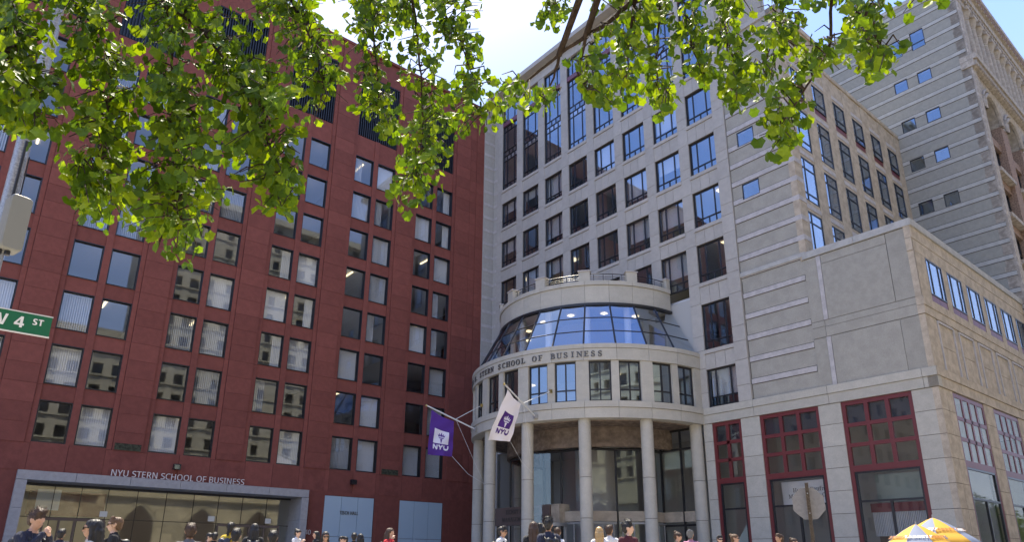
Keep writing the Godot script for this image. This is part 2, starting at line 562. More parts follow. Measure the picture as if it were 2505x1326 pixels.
	for i in 6:
		for k in 8:
			if rng.randf() < 0.38:
				var u: float = RE[i] - rng.randf_range(0.6, 3.2)
				var y := 6.384 + 3.44 * (k + 1) - 0.70
				fbox(F, b, "ceiling_light", u, u + 0.14, y, y + 0.05, -3.2, -1.6, M.lamp)
	# entrance portal
	var en := part(b, "portal", fpos(F, 12, 0, 0))
	for s in 6:
		fbox(F, en, "frame_stone", 3.84 + s * 2.86, 3.84 + (s + 1) * 2.86 - 0.02, 4.2, 4.71, -1.9, 0.4, M.frame_grey)
	for s in 3:
		fbox(F, en, "frame_stone", 3.84, 4.36, -0.4 + s * 1.53, -0.4 + (s + 1) * 1.53 - 0.015, -1.9, 0.4, M.frame_grey)
		fbox(F, en, "frame_stone", 20.5, 21.0, -0.4 + s * 1.53, -0.4 + (s + 1) * 1.53 - 0.015, -1.9, 0.4, M.frame_grey)
	var d := -1.6
	var g := part(b, "glass_front", fpos(F, 4.4, 0, d))
	var us := [4.36, 6.0, 7.4, 8.85, 10.5, 12.2, 13.9, 15.5, 17.1, 18.8, 20.5]
	for i in 10:
		fbox(F, g, "pane", us[i] + 0.02, us[i + 1] - 0.02, 2.3, 4.2, d - 0.006, d + 0.006, M.glass_store)
		fbox(F, g, "pane", us[i] + 0.02, us[i + 1] - 0.02, -0.1, 2.26, d - 0.006, d + 0.006, M.glass_store)
		fbox(F, g, "mullion", us[i] - 0.018, us[i] + 0.018, -0.1, 4.2, d - 0.05, d + 0.02, M.bronze)
	fbox(F, g, "transom", 4.36, 20.5, 2.26, 2.30, d - 0.05, d + 0.02, M.bronze)
	fbox(F, g, "head_channel", 4.36, 20.5, 4.08, 4.2, d - 0.06, d + 0.05, M.black)
	for s in [[5.7, 8.9], [15.6, 19.8]]:
		var dr := part(b, "door_set", fpos(F, s[0], 0, d))
		fbox(F, dr, "head", s[0], s[1], 2.12, 2.26, d + 0.03, d + 0.14, M.bronze_brown)
		var n := 5
		for i in n:
			var u: float = lerpf(s[0], s[1], i / float(n - 1))
			fbox(F, dr, "stile", u - 0.05, u + 0.05, -0.1, 2.12, d + 0.03, d + 0.12, M.bronze_brown)
	for q in [[8.55, 2.42], [14.95, 2.4], [18.8, 2.4]]:
		fbox(F, b, "paper_notice", q[0], q[0] + 0.42, q[1], q[1] + 0.34, d + 0.02, d + 0.026, M.white_paint)
	fbox(F, b, "lobby_wall", 4.0, 21.0, -0.4, 4.6, -8.9, -8.7, M.wall_in)
	fbox(F, b, "lobby_ceiling", 4.0, 21.0, 4.3, 4.5, -8.6, -1.92, M.wall_in)
	fbox(F, b, "lobby_floor", 4.0, 21.0, -0.4, -0.12, -8.6, -1.3, M.floor_in)
	fbox(F, b, "lobby_side", 3.84, 3.98, -0.4, 4.6, -8.6, -1.95, M.wall_in)
	fbox(F, b, "lobby_side", 21.02, 21.16, -0.4, 4.6, -8.6, -1.95, M.wall_in)
	fbox(F, b, "wall_panel", 5.0, 9.2, 2.5, 4.0, -4.2, -4.1, M.crimson)
	fbox(F, b, "poster", 5.2, 6.4, 2.7, 3.9, d - 0.3, d - 0.28, M.bluepanel)
	var w1 := put(b, "lettering", text_mesh("NYU STERN SCHOOL OF BUSINESS", 0.37, 0.06, false, false), M.letter, Vector3(12.42, 4.92, -47.75))
	w1.scale.x = 7.95 / w1.mesh.get_aabb().size.x
	for q in [[12.08, 5.58], [24.45, 5.54]]:
		var fl := thing("floodlight", "small dark boxy floodlight on red wall " + ("above the grey portal" if q[0] < 15 else "above the pale blue panels"), "floodlight", fpos(F, q[0], q[1] - 0.2, -0.05), "wall floodlights")
		box(fl, "housing", fpos(F, q[0], q[1], 0.22), Vector3(0.42, 0.34, 0.3), M.black)
		box(fl, "lens", fpos(F, q[0], q[1] - 0.02, 0.375), Vector3(0.34, 0.24, 0.012), M.glass_cool)
		box(fl, "bracket", fpos(F, q[0], q[1] - 0.12, 0.02), Vector3(0.1, 0.12, 0.16), M.black)
const GRID_Z0 := -46.25
const GRID_S := 3.024
func lime_window_bars(w: float, h: float, tr: float) -> Array:
	var f := 0.085
	var a := [[0.0, f, 0.0, h], [w - f, w, 0.0, h], [f, w - f, 0.0, f], [f, w - f, h - f, h]]
	a.append([f, w - f, tr - 0.035, tr + 0.035])
	for x in [0.57, w - 0.57]:
		a.append([x - 0.035, x + 0.035, tr, h - f])
	for i in [1, 2, 3]:
		a.append([w * i / 4.0 - 0.03, w * i / 4.0 + 0.03, f, tr])
	return a
func lime_window(F: Array, par: Node3D, u0: float, w: float, y0: float, y1: float, tr := 0.6, deep := 0.22):
	var h := y1 - y0
	var o := window_node(F, par, "window", u0, y0, -deep)
	var bars := lime_window_bars(w, h, tr)
	put(o, "frame", frame_mesh("lime%.2f_%.2f_%.2f" % [w, h, tr], bars, -0.06, 0.05), M.bronze)
	# each lite hangs a little out of true
	for L in [[0.085, 0.535], [0.605, w - 0.605], [w - 0.535, w - 0.085]]:
		pane(o, L[1] - L[0], h - tr - 0.11, M.glass_cool, 0.0, L[0], tr + 0.03)
	pane(o, w - 0.16, tr - 0.1, M.glass_cool, 0.0, 0.08, 0.08)
	if rng.randf() < 0.45:
		var dr := rng.randf_range(0.25, 0.9)
		var s := put(o, "roller_shade", unit_box, M.blind, Vector3(w / 2, h - h * dr / 2, -0.2))
		s.scale = Vector3(w - 0.2, h * dr, 0.01)

func build_lime():
	var F := ["X", 37.0]
	var b := thing("limestone_building", "pale limestone school building with grid of dark framed windows behind the drum", "building", Vector3(37, -0.4, -34.5))
	var rows := [[9.37, 11.78], [13.1, 16.22], [17.75, 20.5], [21.8, 24.48], [25.85, 28.47], [29.92, 32.5]]
	var W := 2.2
	var ztop := 43.4
	# pier cores and their facing blocks
	for k in 9:
		var z0 := GRID_Z0 + GRID_S * k - (GRID_S - W)
		var z1 := GRID_Z0 + GRID_S * k
		if k == 0:
			z0 = -46.95
		if k == 8:
			z1 = -22.0
		fbox(F, b, "pier_core", z0 + 0.02, z1 - 0.02, 8.3 if k >= 7 else 16.0, ztop, -0.45, -0.03, M.joint)
		var ys := [9.3, 10.3, 11.9, 13.1, 14.1, 16.3, 17.75, 18.6, 20.55, 21.8, 22.6, 24.52, 25.85, 26.6, 28.5, 29.92, 30.7, 32.55, 33.95, 36.0, 38.3, 40.2, 41.5, 43.4]
		for i in ys.size() - 1:
			if (k < 7 and ys[i] < 16.2):
				continue
			fbox(F, b, "pier_block", z0, z1, ys[i] + 0.012, ys[i + 1] - 0.012, -0.1, rng.randf_range(0.0, 0.006) + (0.1 if k == 8 else 0.0), M["lime%d" % rng.randi_range(0, 3)])
	for k in 8:
		var z0 := GRID_Z0 + GRID_S * k
		for r in rows.size():
			if r < 2 and k < 7:
				continue
			lime_window(F, b, z0, W, rows[r][0], rows[r][1])
			# spandrel above: three panels over a recessed core, and a sill course
			var y0: float = rows[r][1]
			var y1: float = rows[r + 1][0] if r < 5 else 33.95
			fbox(F, b, "spandrel_core", z0 - 0.01, z0 + W + 0.01, y0, y1, -0.45, -0.04, M.joint)
			for c in 3:
				fbox(F, b, "spandrel_panel", z0 + W * c / 3.0 + 0.012, z0 + W * (c + 1) / 3.0 - 0.012, y0 + 0.01, y1 - 0.3, -0.1, -0.02 + rng.randf_range(0, 0.006), M["lime%d" % rng.randi_range(0, 3)])
			fbox(F, b, "sill", z0 - 0.06, z0 + W + 0.06, y1 - 0.27, y1 - 0.02, -0.3, 0.05, M["lime%d" % rng.randi_range(0, 3)])
		# two-storey glazing under the eaves
		var o := window_node(F, b, "tall_window", z0, 33.95, -0.2)
		var h := 7.1
		var bars := win_bars(W, h, 0.085)
		for t in [0.6, 3.2, 3.75, 4.3, 6.5]:
			bars.append([0.08, W - 0.08, t - 0.035, t + 0.035])
		for x in [0.57, W - 0.57]:
			bars.append([x - 0.035, x + 0.035, 0.6, 3.2])
			bars.append([x - 0.035, x + 0.035, 4.3, 6.5])
		for i in [1, 2, 3]:
			for s in [[0.0, 0.6], [3.2, 3.75], [3.75, 4.3], [6.5, 7.05]]:
				var x: float = W * i / 4.0 + (0.27 if s[0] == 3.75 else 0.0)
				if x < W - 0.1:
					bars.append([x - 0.03, x + 0.03, s[0], s[1]])
		put(o, "frame", frame_mesh("limetall", bars, -0.06, 0.05), M.bronze)
		for s in [[0.07, 0.57], [0.63, 3.17], [3.23, 4.27], [4.33, 6.47], [6.53, 7.03]]:
			for L in [[0.085, 0.535], [0.605, W - 0.605], [W - 0.535, W - 0.085]]:
				pane(o, L[1] - L[0], s[1] - s[0], M.glass_cool, 0.0, L[0], s[0])
		fbox(F, b, "red_band", z0, z0 + W, 41.06, 41.5, -0.3, -0.06, M.plum)
		var q := window_node(F, b, "clerestory_window", z0, 41.5, -0.2)
		put(q, "frame", frame_mesh("limeclere", win_bars(W, 1.85, 0.08) + [[0.54, 0.6, 0, 1.8], [W - 0.6, W - 0.54, 0, 1.8]], -0.06, 0.05), M.bronze)
		pane(q, W - 0.16, 1.7, M.glass_cool, 0.0, 0.08, 0.08)
		fbox(F, b, "fascia_panel", z0 - 0.4, z0 + 1.1, 43.42, 44.55, -0.3, 0.02, M["lime%d" % (k % 4)])
		fbox(F, b, "fascia_panel", z0 + 1.12, z0 + GRID_S - 0.42, 43.42, 44.55, -0.3, 0.02, M["lime%d" % ((k + 2) % 4)])
	# eaves: a thin dark-edged slab that overhangs
	fbox(F, b, "eaves", -47.9, -21.6, 44.58, 45.05, -1.0, 0.75, M.lime1)
	# corner strip next to the red block: small windows and raised bands
	var G := ["X", 37.35]
	var nh := []
	for k in 7:
		nh.append([-47.3, -46.9, 11.6 + k * 4.05, 12.9 + k * 4.05])
	holed(G, b, "corner_wall", -47.95, -46.9, -0.6, 44.5, -0.4, 0.0, nh, M.lime3)
	for i in 22:
		holed(G, b, "band", -47.95, -46.9, 8.0 + i * 1.38, 8.3 + i * 1.38, 0.0, 0.035, nh, M.lime_light)
	var K := ["Z", -47.9]
	fbox(K, b, "corner_return", 36.1, 37.36, -0.6, 44.5, -0.5, 0.0, M.lime1)
	for i in 26:
		fbox(K, b, "band", 36.1, 37.34, 8.0 + i * 1.38, 8.3 + i * 1.38, 0.0, 0.03, M.lime_light)
	for k in 7:
		var y := 10.0 + k * 4.05
		var o := window_node(G, b, "narrow_window", -47.3, y + 1.6, -0.06)
		put(o, "frame", frame_mesh("narrow", win_bars(0.4, 1.3, 0.05), -0.05, 0.03), M.bronze)
		pane(o, 0.32, 1.22, M.glass_cool, 0.0, 0.04, 0.04)
	# rooms behind the glass
	fbox(F, b, "rear_wall", -47.9, -21.8, -1.0, 44.0, -7.2, -7.0, M.wall_in)
	for y in [8.9, 12.4, 16.9, 21.1, 25.15, 29.2, 33.25, 37.6, 43.6]:
		fbox(F, b, "floor_slab", -46.9, -22.1, y - 0.1, y + 0.3, -7.0, -0.46, M.ceil_in)
	fbox(F, b, "end_wall", -47.0, -46.9, -1.0, 44.5, -7.0, -0.46, M.wall_in)
	fbox(F, b, "end_wall", -22.1, -21.95, 17.0, 44.5, -7.0, -0.1, M.lime0)
	for k in [2, 4, 6]:
		fbox(F, b, "partition", GRID_Z0 + GRID_S * k - 0.45, GRID_Z0 + GRID_S * k - 0.35, 16.5, 43.5, -7.0, -0.46, M.wall_in)
	fbox(F, b, "roof", -47.9, -21.8, 44.0, 44.4, -7.2, -0.3, M.lime3)
	for q in [[0, 3], [1, 4], [4, 2], [6, 2], [6, 3], [7, 3], [7, 2], [2, 3], [5, 3]]:
		var z: float = GRID_Z0 + GRID_S * q[0] + 0.9
		fbox(F, b, "ceiling_light", z, z + 0.5, rows[q[1]][1] + 0.46, rows[q[1]][1] + 0.51, -2.6, -1.6, M.lamp)

const RZ := -34.7
const RX := 37.0
func rpt(R: float, y: float, deg: float) -> Vector3:
	var a := deg_to_rad(deg)
	return Vector3(RX - R * cos(a), y, RZ + R * sin(a))
func rnorm(deg: float) -> Vector3:
	return Vector3(-cos(deg_to_rad(deg)), 0, sin(deg_to_rad(deg)))
# curved block between radii Ra (inner) and Rb (outer); the outer radius may differ at the top
func arc_mesh(o: Vector3, Ra: float, Rb: float, y0: float, y1: float, a0: float, a1: float, Rb1 := -1.0, Ra1 := -1.0) -> Mesh:
	if Rb1 < 0.0:
		Rb1 = Rb
	if Ra1 < 0.0:
		Ra1 = Ra
	var st := begin()
	var n := maxi(1, int(ceil((a1 - a0) / 2.6)))
	for i in n:
		var p := a0 + (a1 - a0) * i / n
		var q := a0 + (a1 - a0) * (i + 1) / n
		var m := (p + q) / 2
		var A := [rpt(Ra, y0, p) - o, rpt(Rb, y0, p) - o, rpt(Rb1, y1, p) - o, rpt(Ra1, y1, p) - o]
		var B := [rpt(Ra, y0, q) - o, rpt(Rb, y0, q) - o, rpt(Rb1, y1, q) - o, rpt(Ra1, y1, q) - o]
		quad(st, A[1], B[1], B[2], A[2], (rnorm(m) * (y1 - y0) + Vector3.UP * (Rb - Rb1)).normalized())
		quad(st, A[0], B[0], B[3], A[3], -rnorm(m))
		quad(st, A[2], B[2], B[3], A[3], Vector3.UP)
		quad(st, A[0], B[0], B[1], A[1], Vector3.DOWN)
		if i == 0:
			quad(st, A[0], A[1], A[2], A[3], -rnorm(m + 90.0) * -1.0 if false else rnorm(m - 90.0))
		if i == n - 1:
			quad(st, B[0], B[1], B[2], B[3], rnorm(m + 90.0))
	return st.commit()
func arc(par: Node3D, called: String, Ra: float, Rb: float, y0: float, y1: float, a0: float, a1: float, m: Material, Rb1 := -1.0, Ra1 := -1.0) -> MeshInstance3D:
	return put(par, called, arc_mesh(base_of[par], Ra, Rb, y0, y1, a0, a1, Rb1, Ra1), m)

func build_rotunda():
	var o := Vector3(RX, ground_y(RZ), RZ)
	var b := thing("entrance_drum", "round limestone entrance drum with columns and a sloping glass ring", "rotunda", o)
	var gy := ground_y(RZ) - 0.3
	var mod := 180.0 / 14.0
	# columns of stacked drums
	for k in 8:
		var ph := -88.55 + 25.3 * k
		var c := rpt(8.65, 0, ph)
		var col := part(b, "column", Vector3(c.x, gy, c.z))
		var ys := [gy, 2.43, 4.8, 8.32]
		for i in 3:
			var st := begin()
			lathe(st, Vector3.ZERO, [[0.0, ys[i] + 0.014], [0.372, ys[i] + 0.014], [0.38, ys[i] + 0.03], [0.38, ys[i + 1] - 0.03], [0.372, ys[i + 1] - 0.014], [0.0, ys[i + 1] - 0.014]], 28)
			put(col, "drum", st.commit(), M["drum%d" % ((k + i) % 4)], Vector3(c.x, 0, c.z))
		var st2 := begin()
		lathe(st2, Vector3.ZERO, [[0.35, gy], [0.35, 8.3]], 16)
		put(col, "core", st2.commit(), M.joint, Vector3(c.x, 0, c.z))
	# ring beam, ledge, soffit
	for k in 14:
		var a0 := -90.0 + mod * k
		var a1 := a0 + mod
		arc(b, "beam_stone", 8.3, 9.2, 8.3, 8.93, a0 + 0.06, a1 - 0.06, M["drum%d" % ((k * 3) % 4)])
		arc(b, "ledge_stone", 8.3, 9.26, 8.95, 9.33, a0 + 0.06, a1 - 0.06, M["drum%d" % ((k * 3 + 1) % 4)])
		arc(b, "frieze_stone", 8.5, 9.2, 11.93, 12.68, a0 + 0.06, a1 - 0.06, M["drum%d" % ((k * 5) % 4)])
		arc(b, "frieze_cap", 8.5, 9.24, 12.7, 12.98, a0 + 0.06, a1 - 0.06, M["drum%d" % ((k * 5 + 2) % 4)])
		arc(b, "parapet_stone", 6.7, 7.2, 16.42, 17.7, a0 + 0.07, a1 - 0.07, M["drum%d" % ((k * 7) % 4)])
		arc(b, "cap_stone", 6.6, 7.28, 17.72, 18.0, a0 + 0.07, a1 - 0.07, M["drum%d" % ((k * 7 + 3) % 4)])
	arc(b, "joint_ring", 8.4, 9.15, 8.32, 9.3, -90, 90, M.joint)
	arc(b, "joint_ring", 8.55, 9.15, 11.95, 12.9, -90, 90, M.joint)
	arc(b, "joint_ring", 6.75, 7.16, 16.45, 17.9, -90, 90, M.joint)
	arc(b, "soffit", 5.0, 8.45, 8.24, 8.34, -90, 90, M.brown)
	# window storey: pilasters wide over the columns, slim between
	for k in 8:
		var ph := -88.55 + 25.3 * k
		arc(b, "pilaster", 8.7, 9.14, 9.34, 11.92, maxf(ph - 2.5, -90.0), minf(ph + 2.5, 90.0), M["drum%d" % (k % 4)])
		if k < 7:
			arc(b, "pilaster", 8.7, 9.12, 9.34, 11.92, ph + 12.65 - 1.5, ph + 12.65 + 1.5, M["drum%d" % ((k + 1) % 4)])
			for s in [[2.5, 11.15], [14.15, 22.8]]:
				var wn := part(b, "window", rpt(8.9, 9.34, ph + s[0]))
				var c0: float = ph + s[0]
				var c1: float = ph + s[1]
				for t in [[c0, c0 + 0.55], [c1 - 0.55, c1], [(c0 + c1) / 2 - 0.25, (c0 + c1) / 2 + 0.25]]:
					arc(wn, "bar", 8.86, 8.98, 9.36, 11.9, t[0], t[1], M.bronze)
				for t in [[9.36, 9.45], [10.05, 10.13], [11.8, 11.9]]:
					arc(wn, "bar", 8.87, 8.97, t[0], t[1], c0, c1, M.bronze)
				var mid := (c0 + c1) / 2
				for t in [[c0 + 0.5, mid - 0.22], [mid + 0.22, c1 - 0.5]]:
					# flat lites
					for yy in [[9.44, 10.06], [10.12, 11.82]]:
						var st := begin()
						var p0: Vector3 = rpt(8.92, 0, t[0]) - base_of[wn]
						var p1: Vector3 = rpt(8.92, 0, t[1]) - base_of[wn]
						var up0 := Vector3(0, yy[0], 0)
						var up1 := Vector3(0, yy[1], 0)
						for s2 in [1.0, -1.0]:
							var off: Vector3 = rnorm(mid) * 0.005 * s2
							quad(st, p0 + up0 + off, p1 + up0 + off, p1 + up1 + off, p0 + up1 + off, rnorm(mid) * s2)
						put(wn, "pane", st.commit(), M.glass_cool)
	# sloping glass ring: ribs and three rows of lites
	var yb := 12.98
	var yt := 16.3
	for k in 14:
		var a0 := -90.0 + mod * k
		var gp := part(b, "glass_bay", rpt(9.0, yb, a0 + mod / 2))
		for r in 3:
			var t0 := r / 3.0
			var t1 := (r + 1) / 3.0
			var st := begin()
			var v := []
			for q in [[t0, a0], [t0, a0 + mod], [t1, a0 + mod], [t1, a0]]:
				v.append(rpt(lerpf(9.0, 7.22, q[0]), lerpf(yb, yt, q[0]), q[1]) - base_of[gp])
			var nn := (rnorm(a0 + mod / 2) * 3.3 + Vector3.UP * 1.78).normalized()
			quad(st, v[0], v[1], v[2], v[3], nn)
			quad(st, v[0] - nn * 0.012, v[1] - nn * 0.012, v[2] - nn * 0.012, v[3] - nn * 0.012, -nn)
			put(gp, "pane", st.commit(), M.glass_cool)
			if r > 0:
				rod(gp, "glazing_bar", v[0] + base_of[gp], v[1] + base_of[gp], 0.035, M.bronze)
		rod(gp, "rib", rpt(9.0, yb, a0), rpt(7.22, yt, a0), 0.06, M.bronze)
	arc(b, "head_channel", 7.0, 7.3, 16.25, 16.42, -90, 90, M.bronze)
	# inside the ring: floor, ceiling, white columns and lights
	arc(b, "ring_floor", 3.0, 8.5, 12.6, 12.9, -90, 90, M.floor_in)
	arc(b, "ring_ceiling", 0.5, 6.95, 16.44, 16.55, -90, 90, M.ceil_in)
	arc(b, "terrace", 0.5, 6.7, 17.5, 17.6, -90, 90, M.lime3)
	arc(b, "window_floor", 3.0, 8.4, 8.8, 8.95, -90, 90, M.floor_in)
	arc(b, "window_ceiling", 3.0, 8.5, 12.1, 12.3, -90, 90, M.ceil_in)
	arc(b, "inner_wall", 3.5, 3.6, 8.9, 16.4, -90, 90, M.wall_in)
	for k in 6:
		var c := rpt(6.2, 0, -64.3 + 25.7 * k)
		rod(b, "inner_column", Vector3(c.x, 12.9, c.z), Vector3(c.x, 16.44, c.z), 0.24, M.white_in)
		for q in [[5.2, 16.38, 0.0], [5.2, 12.04, 8.0]]:
			var e := rpt(q[0], q[1], -52.0 + 25.7 * k + q[2])
			box(b, "ceiling_light", e, Vector3(0.35, 0.05, 0.35), M.lamp)
	# terrace piers and railings
	for k in 8:
		var ph := -90.0 + mod * 2 * k
		arc(b, "terrace_pier", 6.7, 7.24, 18.01, 18.72, maxf(ph - 3.0, -90.0), minf(ph + 3.0, 90.0), M["drum%d" % (k % 4)])
		arc(b, "pier_cap", 6.64, 7.3, 18.725, 18.8, maxf(ph - 3.5, -90.0), minf(ph + 3.5, 90.0), M.lime_light)
		if k < 7:
			var rl := part(b, "railing", rpt(7.0, 18, ph + mod))
			for y in [18.1, 18.24, 18.38, 18.58]:
				var pts := []
				var rad := []
				for i in 9:
					pts.append(rpt(7.0, y, ph + 3.1 + (2 * mod - 6.2) * i / 8.0) - base_of[rl])
					rad.append(0.028 if y > 18.5 else 0.016)
				var st := begin()
				tube(st, pts, rad, 5)
				put(rl, "rail", st.commit(), M.black)
			for i in 4:
				var p := rpt(7.0, 18.0, ph + 5.0 + (2 * mod - 10.0) * i / 3.0)
				rod(rl, "post", p, p + Vector3(0, 0.6, 0), 0.02, M.black)
	# entrance hall: brown upper wall, faceted dark glazing, pale lintels
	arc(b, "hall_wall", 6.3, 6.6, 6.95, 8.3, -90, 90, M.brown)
	var nf := 10
	for k in nf:
		var a0 := -90.0 + 18.0 * k
		var f := part(b, "hall_glazing", rpt(6.3, 0, a0 + 9))
		var st := begin()
		var zig := 5.7 if k % 2 == 0 else 6.35
		var zig2 := 6.35 if k % 2 == 0 else 5.7
		var p0: Vector3 = rpt(zig, 0, a0) - base_of[f]
		var p1: Vector3 = rpt(zig2, 0, a0 + 18) - base_of[f]
		var nn := (p1 - p0).cross(Vector3.UP).normalized()
		if nn.dot(rnorm(a0 + 9)) < 0:
			nn = -nn
		for s2 in [1.0, -1.0]:
			var off: Vector3 = nn * 0.006 * s2
			quad(st, p0 + Vector3(0, gy, 0) + off, p1 + Vector3(0, gy, 0) + off, p1 + Vector3(0, 6.95, 0) + off, p0 + Vector3(0, 6.95, 0) + off, nn * s2)
		put(f, "pane", st.commit(), M.glass_dark)
		var w0: Vector3 = p0 + base_of[f]
		var w1: Vector3 = p1 + base_of[f]
		rod(f, "mullion", w0 + Vector3(0, gy, 0), w0 + Vector3(0, 6.95, 0), 0.07, M.bronze)
		rod(f, "head_bar", w0 + Vector3(0, 6.9, 0), w1 + Vector3(0, 6.9, 0), 0.09, M.bronze)
		if k in [6, 7, 8, 9]:
			var c := (w0 + w1) / 2 + nn * 0.06
			var ln := box(f, "lintel_panel", Vector3(c.x, 2.72, c.z), Vector3((w1 - w0).length() - 0.16, 0.62, 0.08), M.lime_warm)
			ln.basis = Basis(Vector3.UP, atan2(nn.x, nn.z)) * Basis.from_scale(ln.scale)
			var dr := box(f, "door_frame", Vector3(c.x, 2.3, c.z), Vector3((w1 - w0).length() - 0.2, 0.1, 0.1), M.galv)
			dr.basis = Basis(Vector3.UP, atan2(nn.x, nn.z)) * Basis.from_scale(dr.scale)
			for t in [0.15, 0.5, 0.85]:
				var e: Vector3 = w0.lerp(w1, t) + nn * 0.06
				rod(f, "door_stile", Vector3(e.x, gy, e.z), Vector3(e.x, 2.3, e.z), 0.04, M.galv)
	rod(b, "bronze_post", Vector3(31.35, gy, -30.6), Vector3(31.35, 7.0, -30.6), 0.2, M.bronze_brown)
	# vestibule with carved name board and revolving door
	box(b, "name_board", Vector3(31.2, 2.9, -36.2), Vector3(0.5, 1.2, 5.6), M.bronze_brown)
	box(b, "name_board_end", Vector3(31.5, 2.9, -33.0), Vector3(0.9, 1.2, 0.75), M.lime_warm)
	for q in [["HENRY KAUFMAN", 3.18, 3.4], ["MANAGEMENT CENTER", 2.68, 4.2]]:
		var t := put(b, "lettering", text_mesh(q[0], 0.3, 0.03, true), M.letter_dark, Vector3(30.94, q[1], -36.1))
		t.rotation.y = -PI / 2
		t.scale.x = q[2] / t.mesh.get_aabb().size.x
	for z in [-38.9, -37.5, -36.2, -34.9, -33.6, -32.7]:
		rod(b, "door_post", Vector3(31.0, gy, z), Vector3(31.0, 2.3, z), 0.05, M.galv)
	var rv := part(b, "revolving_door", Vector3(30.8, gy, -33.2))
	var st3 := begin()
	lathe(st3, Vector3.ZERO, [[1.0, 2.1 - gy], [1.05, 2.1 - gy], [1.05, 2.3 - gy], [1.0, 2.3 - gy]], 24)
	put(rv, "drum_ring", st3.commit(), M.galv)
	for k in 10:
		var e := Vector3(30.8, 0, -33.2) + Vector3(cos(k * TAU / 10), 0, sin(k * TAU / 10)) * 1.02
		rod(rv, "stile", Vector3(e.x, gy, e.z), Vector3(e.x, 2.15, e.z), 0.025, M.galv)
	# dark hall behind
	arc(b, "hall_back", 1.5, 1.7, gy, 8.2, -90, 90, M.wall_in)
	arc(b, "hall_floor", 0.5, 8.4, gy - 0.1, gy + 0.28, -90, 90, M.floor_in)
	for k in 5:
		box(b, "ceiling_light", rpt(4.2, 8.18, -60 + 30 * k), Vector3(0.3, 0.06, 0.3), M.lamp)
	box(b, "back_wall", Vector3(37.2, 12.6, RZ), Vector3(0.2, 8.6, 18.2), M.wall_in)
	# flat glazing either side, up to the end columns
	for zz in [[-28.95, -25.75], [-43.6, -40.4]]:
		var fw := part(b, "side_glazing", Vector3(36.85, gy, zz[0]))
		box(fw, "pane", Vector3(36.85, (gy + 8.2) / 2, (zz[0] + zz[1]) / 2), Vector3(0.012, 8.2 - gy, 3.2), M.glass_dark)
		for i in 3:
			box(fw, "mullion", Vector3(36.83, (gy + 8.2) / 2, lerpf(zz[0], zz[1], i / 2.0)), Vector3(0.12, 8.2 - gy, 0.1), M.bronze)
		for y in [2.2, 6.95, 8.15]:
			box(fw, "transom", Vector3(36.84, y, (zz[0] + zz[1]) / 2), Vector3(0.1, 0.12, 3.2), M.bronze)
		for i in 2:
			box(fw, "lintel_panel", Vector3(36.78, 2.72, zz[0] + 0.8 + 1.6 * i), Vector3(0.1, 0.62, 1.46), M.lime_warm)
			box(fw, "blind_panel", Vector3(37.0, 6.3, zz[0] + 0.8 + 1.6 * i), Vector3(0.03, 1.1, 1.3), M.green_in)
	# raised letters round the frieze
	var s := "LEONARD N. STERN SCHOOL OF BUSINESS"
	for i in s.length():
		if s[i] == " ":
			continue
		var ph := lerpf(-45.5, 45.0, i / float(s.length() - 1))
		var t := put(b, "letter", text_mesh(s[i], 0.36, 0.06, true, true), M.letter_dark, rpt(9.22, 12.31, ph))
		t.rotation.y = atan2(rnorm(ph).x, rnorm(ph).z)
# red steel window: outer frame with nx by ny panes above a tall shop window
func red_window(F: Array, b: Node3D, u0: float, u1: float, nx: int, gy: float, top := 8.3):
	var w := u1 - u0
	var wn := window_node(F, b, "red_framed_window", u0, 0.0, -0.12 if F[0] == "X" else -0.05)
	var y0 := 4.72
	var bars := [[0.0, 0.2, gy, top], [w - 0.2, w, gy, top], [0.2, w - 0.2, top - 0.22, top], [0.2, w - 0.2, y0 - 0.16, y0 + 0.16]]
	for i in range(1, nx):
		var x := 0.2 + (w - 0.4) * i / nx
		bars.append([x - 0.1, x + 0.1, y0 + 0.16, top - 0.22])
	for j in [1, 2]:
		var y: float = lerpf(y0 + 0.16, top - 0.22, j / 3.0)
		bars.append([0.2, w - 0.2, y - 0.1, y + 0.1])
	put(wn, "frame", frame_mesh("redw%s%.2f%d%.1f%.2f" % [F[0], w, nx, gy, top], bars, -0.1 if F[0] == "X" else -0.02, 0.06 if F[0] == "X" else 0.03), M.crimson)
	for i in nx:
		for j in 3:
			var xa := 0.2 + (w - 0.4) * i / nx
			var xb := 0.2 + (w - 0.4) * (i + 1) / nx
			var ya := lerpf(y0 + 0.16, top - 0.22, j / 3.0)
			var yb := lerpf(y0 + 0.16, top - 0.22, (j + 1) / 3.0)
			pane(wn, xb - xa - 0.02, yb - ya - 0.02, M.glass_store if F[0] == "Z" else M.glass_dark, -0.03 if F[0] == "X" else 0.0, xa + 0.01, ya + 0.01)
			if j == 2 and F[0] == "X":
				var sp := put(wn, "spandrel_board", unit_box, M.louver, Vector3((xa + xb) / 2, (ya + yb) / 2, -0.12))
				sp.scale = Vector3(xb - xa, yb - ya, 0.02)
	var dk := [[0.2, 0.3, gy, y0 - 0.16], [w - 0.3, w - 0.2, gy, y0 - 0.16], [0.3, w - 0.3, y0 - 0.26, y0 - 0.16], [0.3, w - 0.3, 3.0, 3.1]]
	if nx > 2:
		dk.append([w * 0.5 - 0.06, w * 0.5 + 0.06, gy, 3.0])
	put(wn, "shop_frame", frame_mesh("shop%.2f%d%.1f" % [w, nx, gy], dk, -0.09, 0.02), M.black)
	pane(wn, w - 0.5, y0 - 3.3, M.glass_store if F[0] == "Z" else M.glass_dark, -0.04, 0.25, 3.08)
	pane(wn, w - 0.5, 3.0 - gy, M.glass_store if F[0] == "Z" else M.glass_dark, -0.04, 0.25, gy)

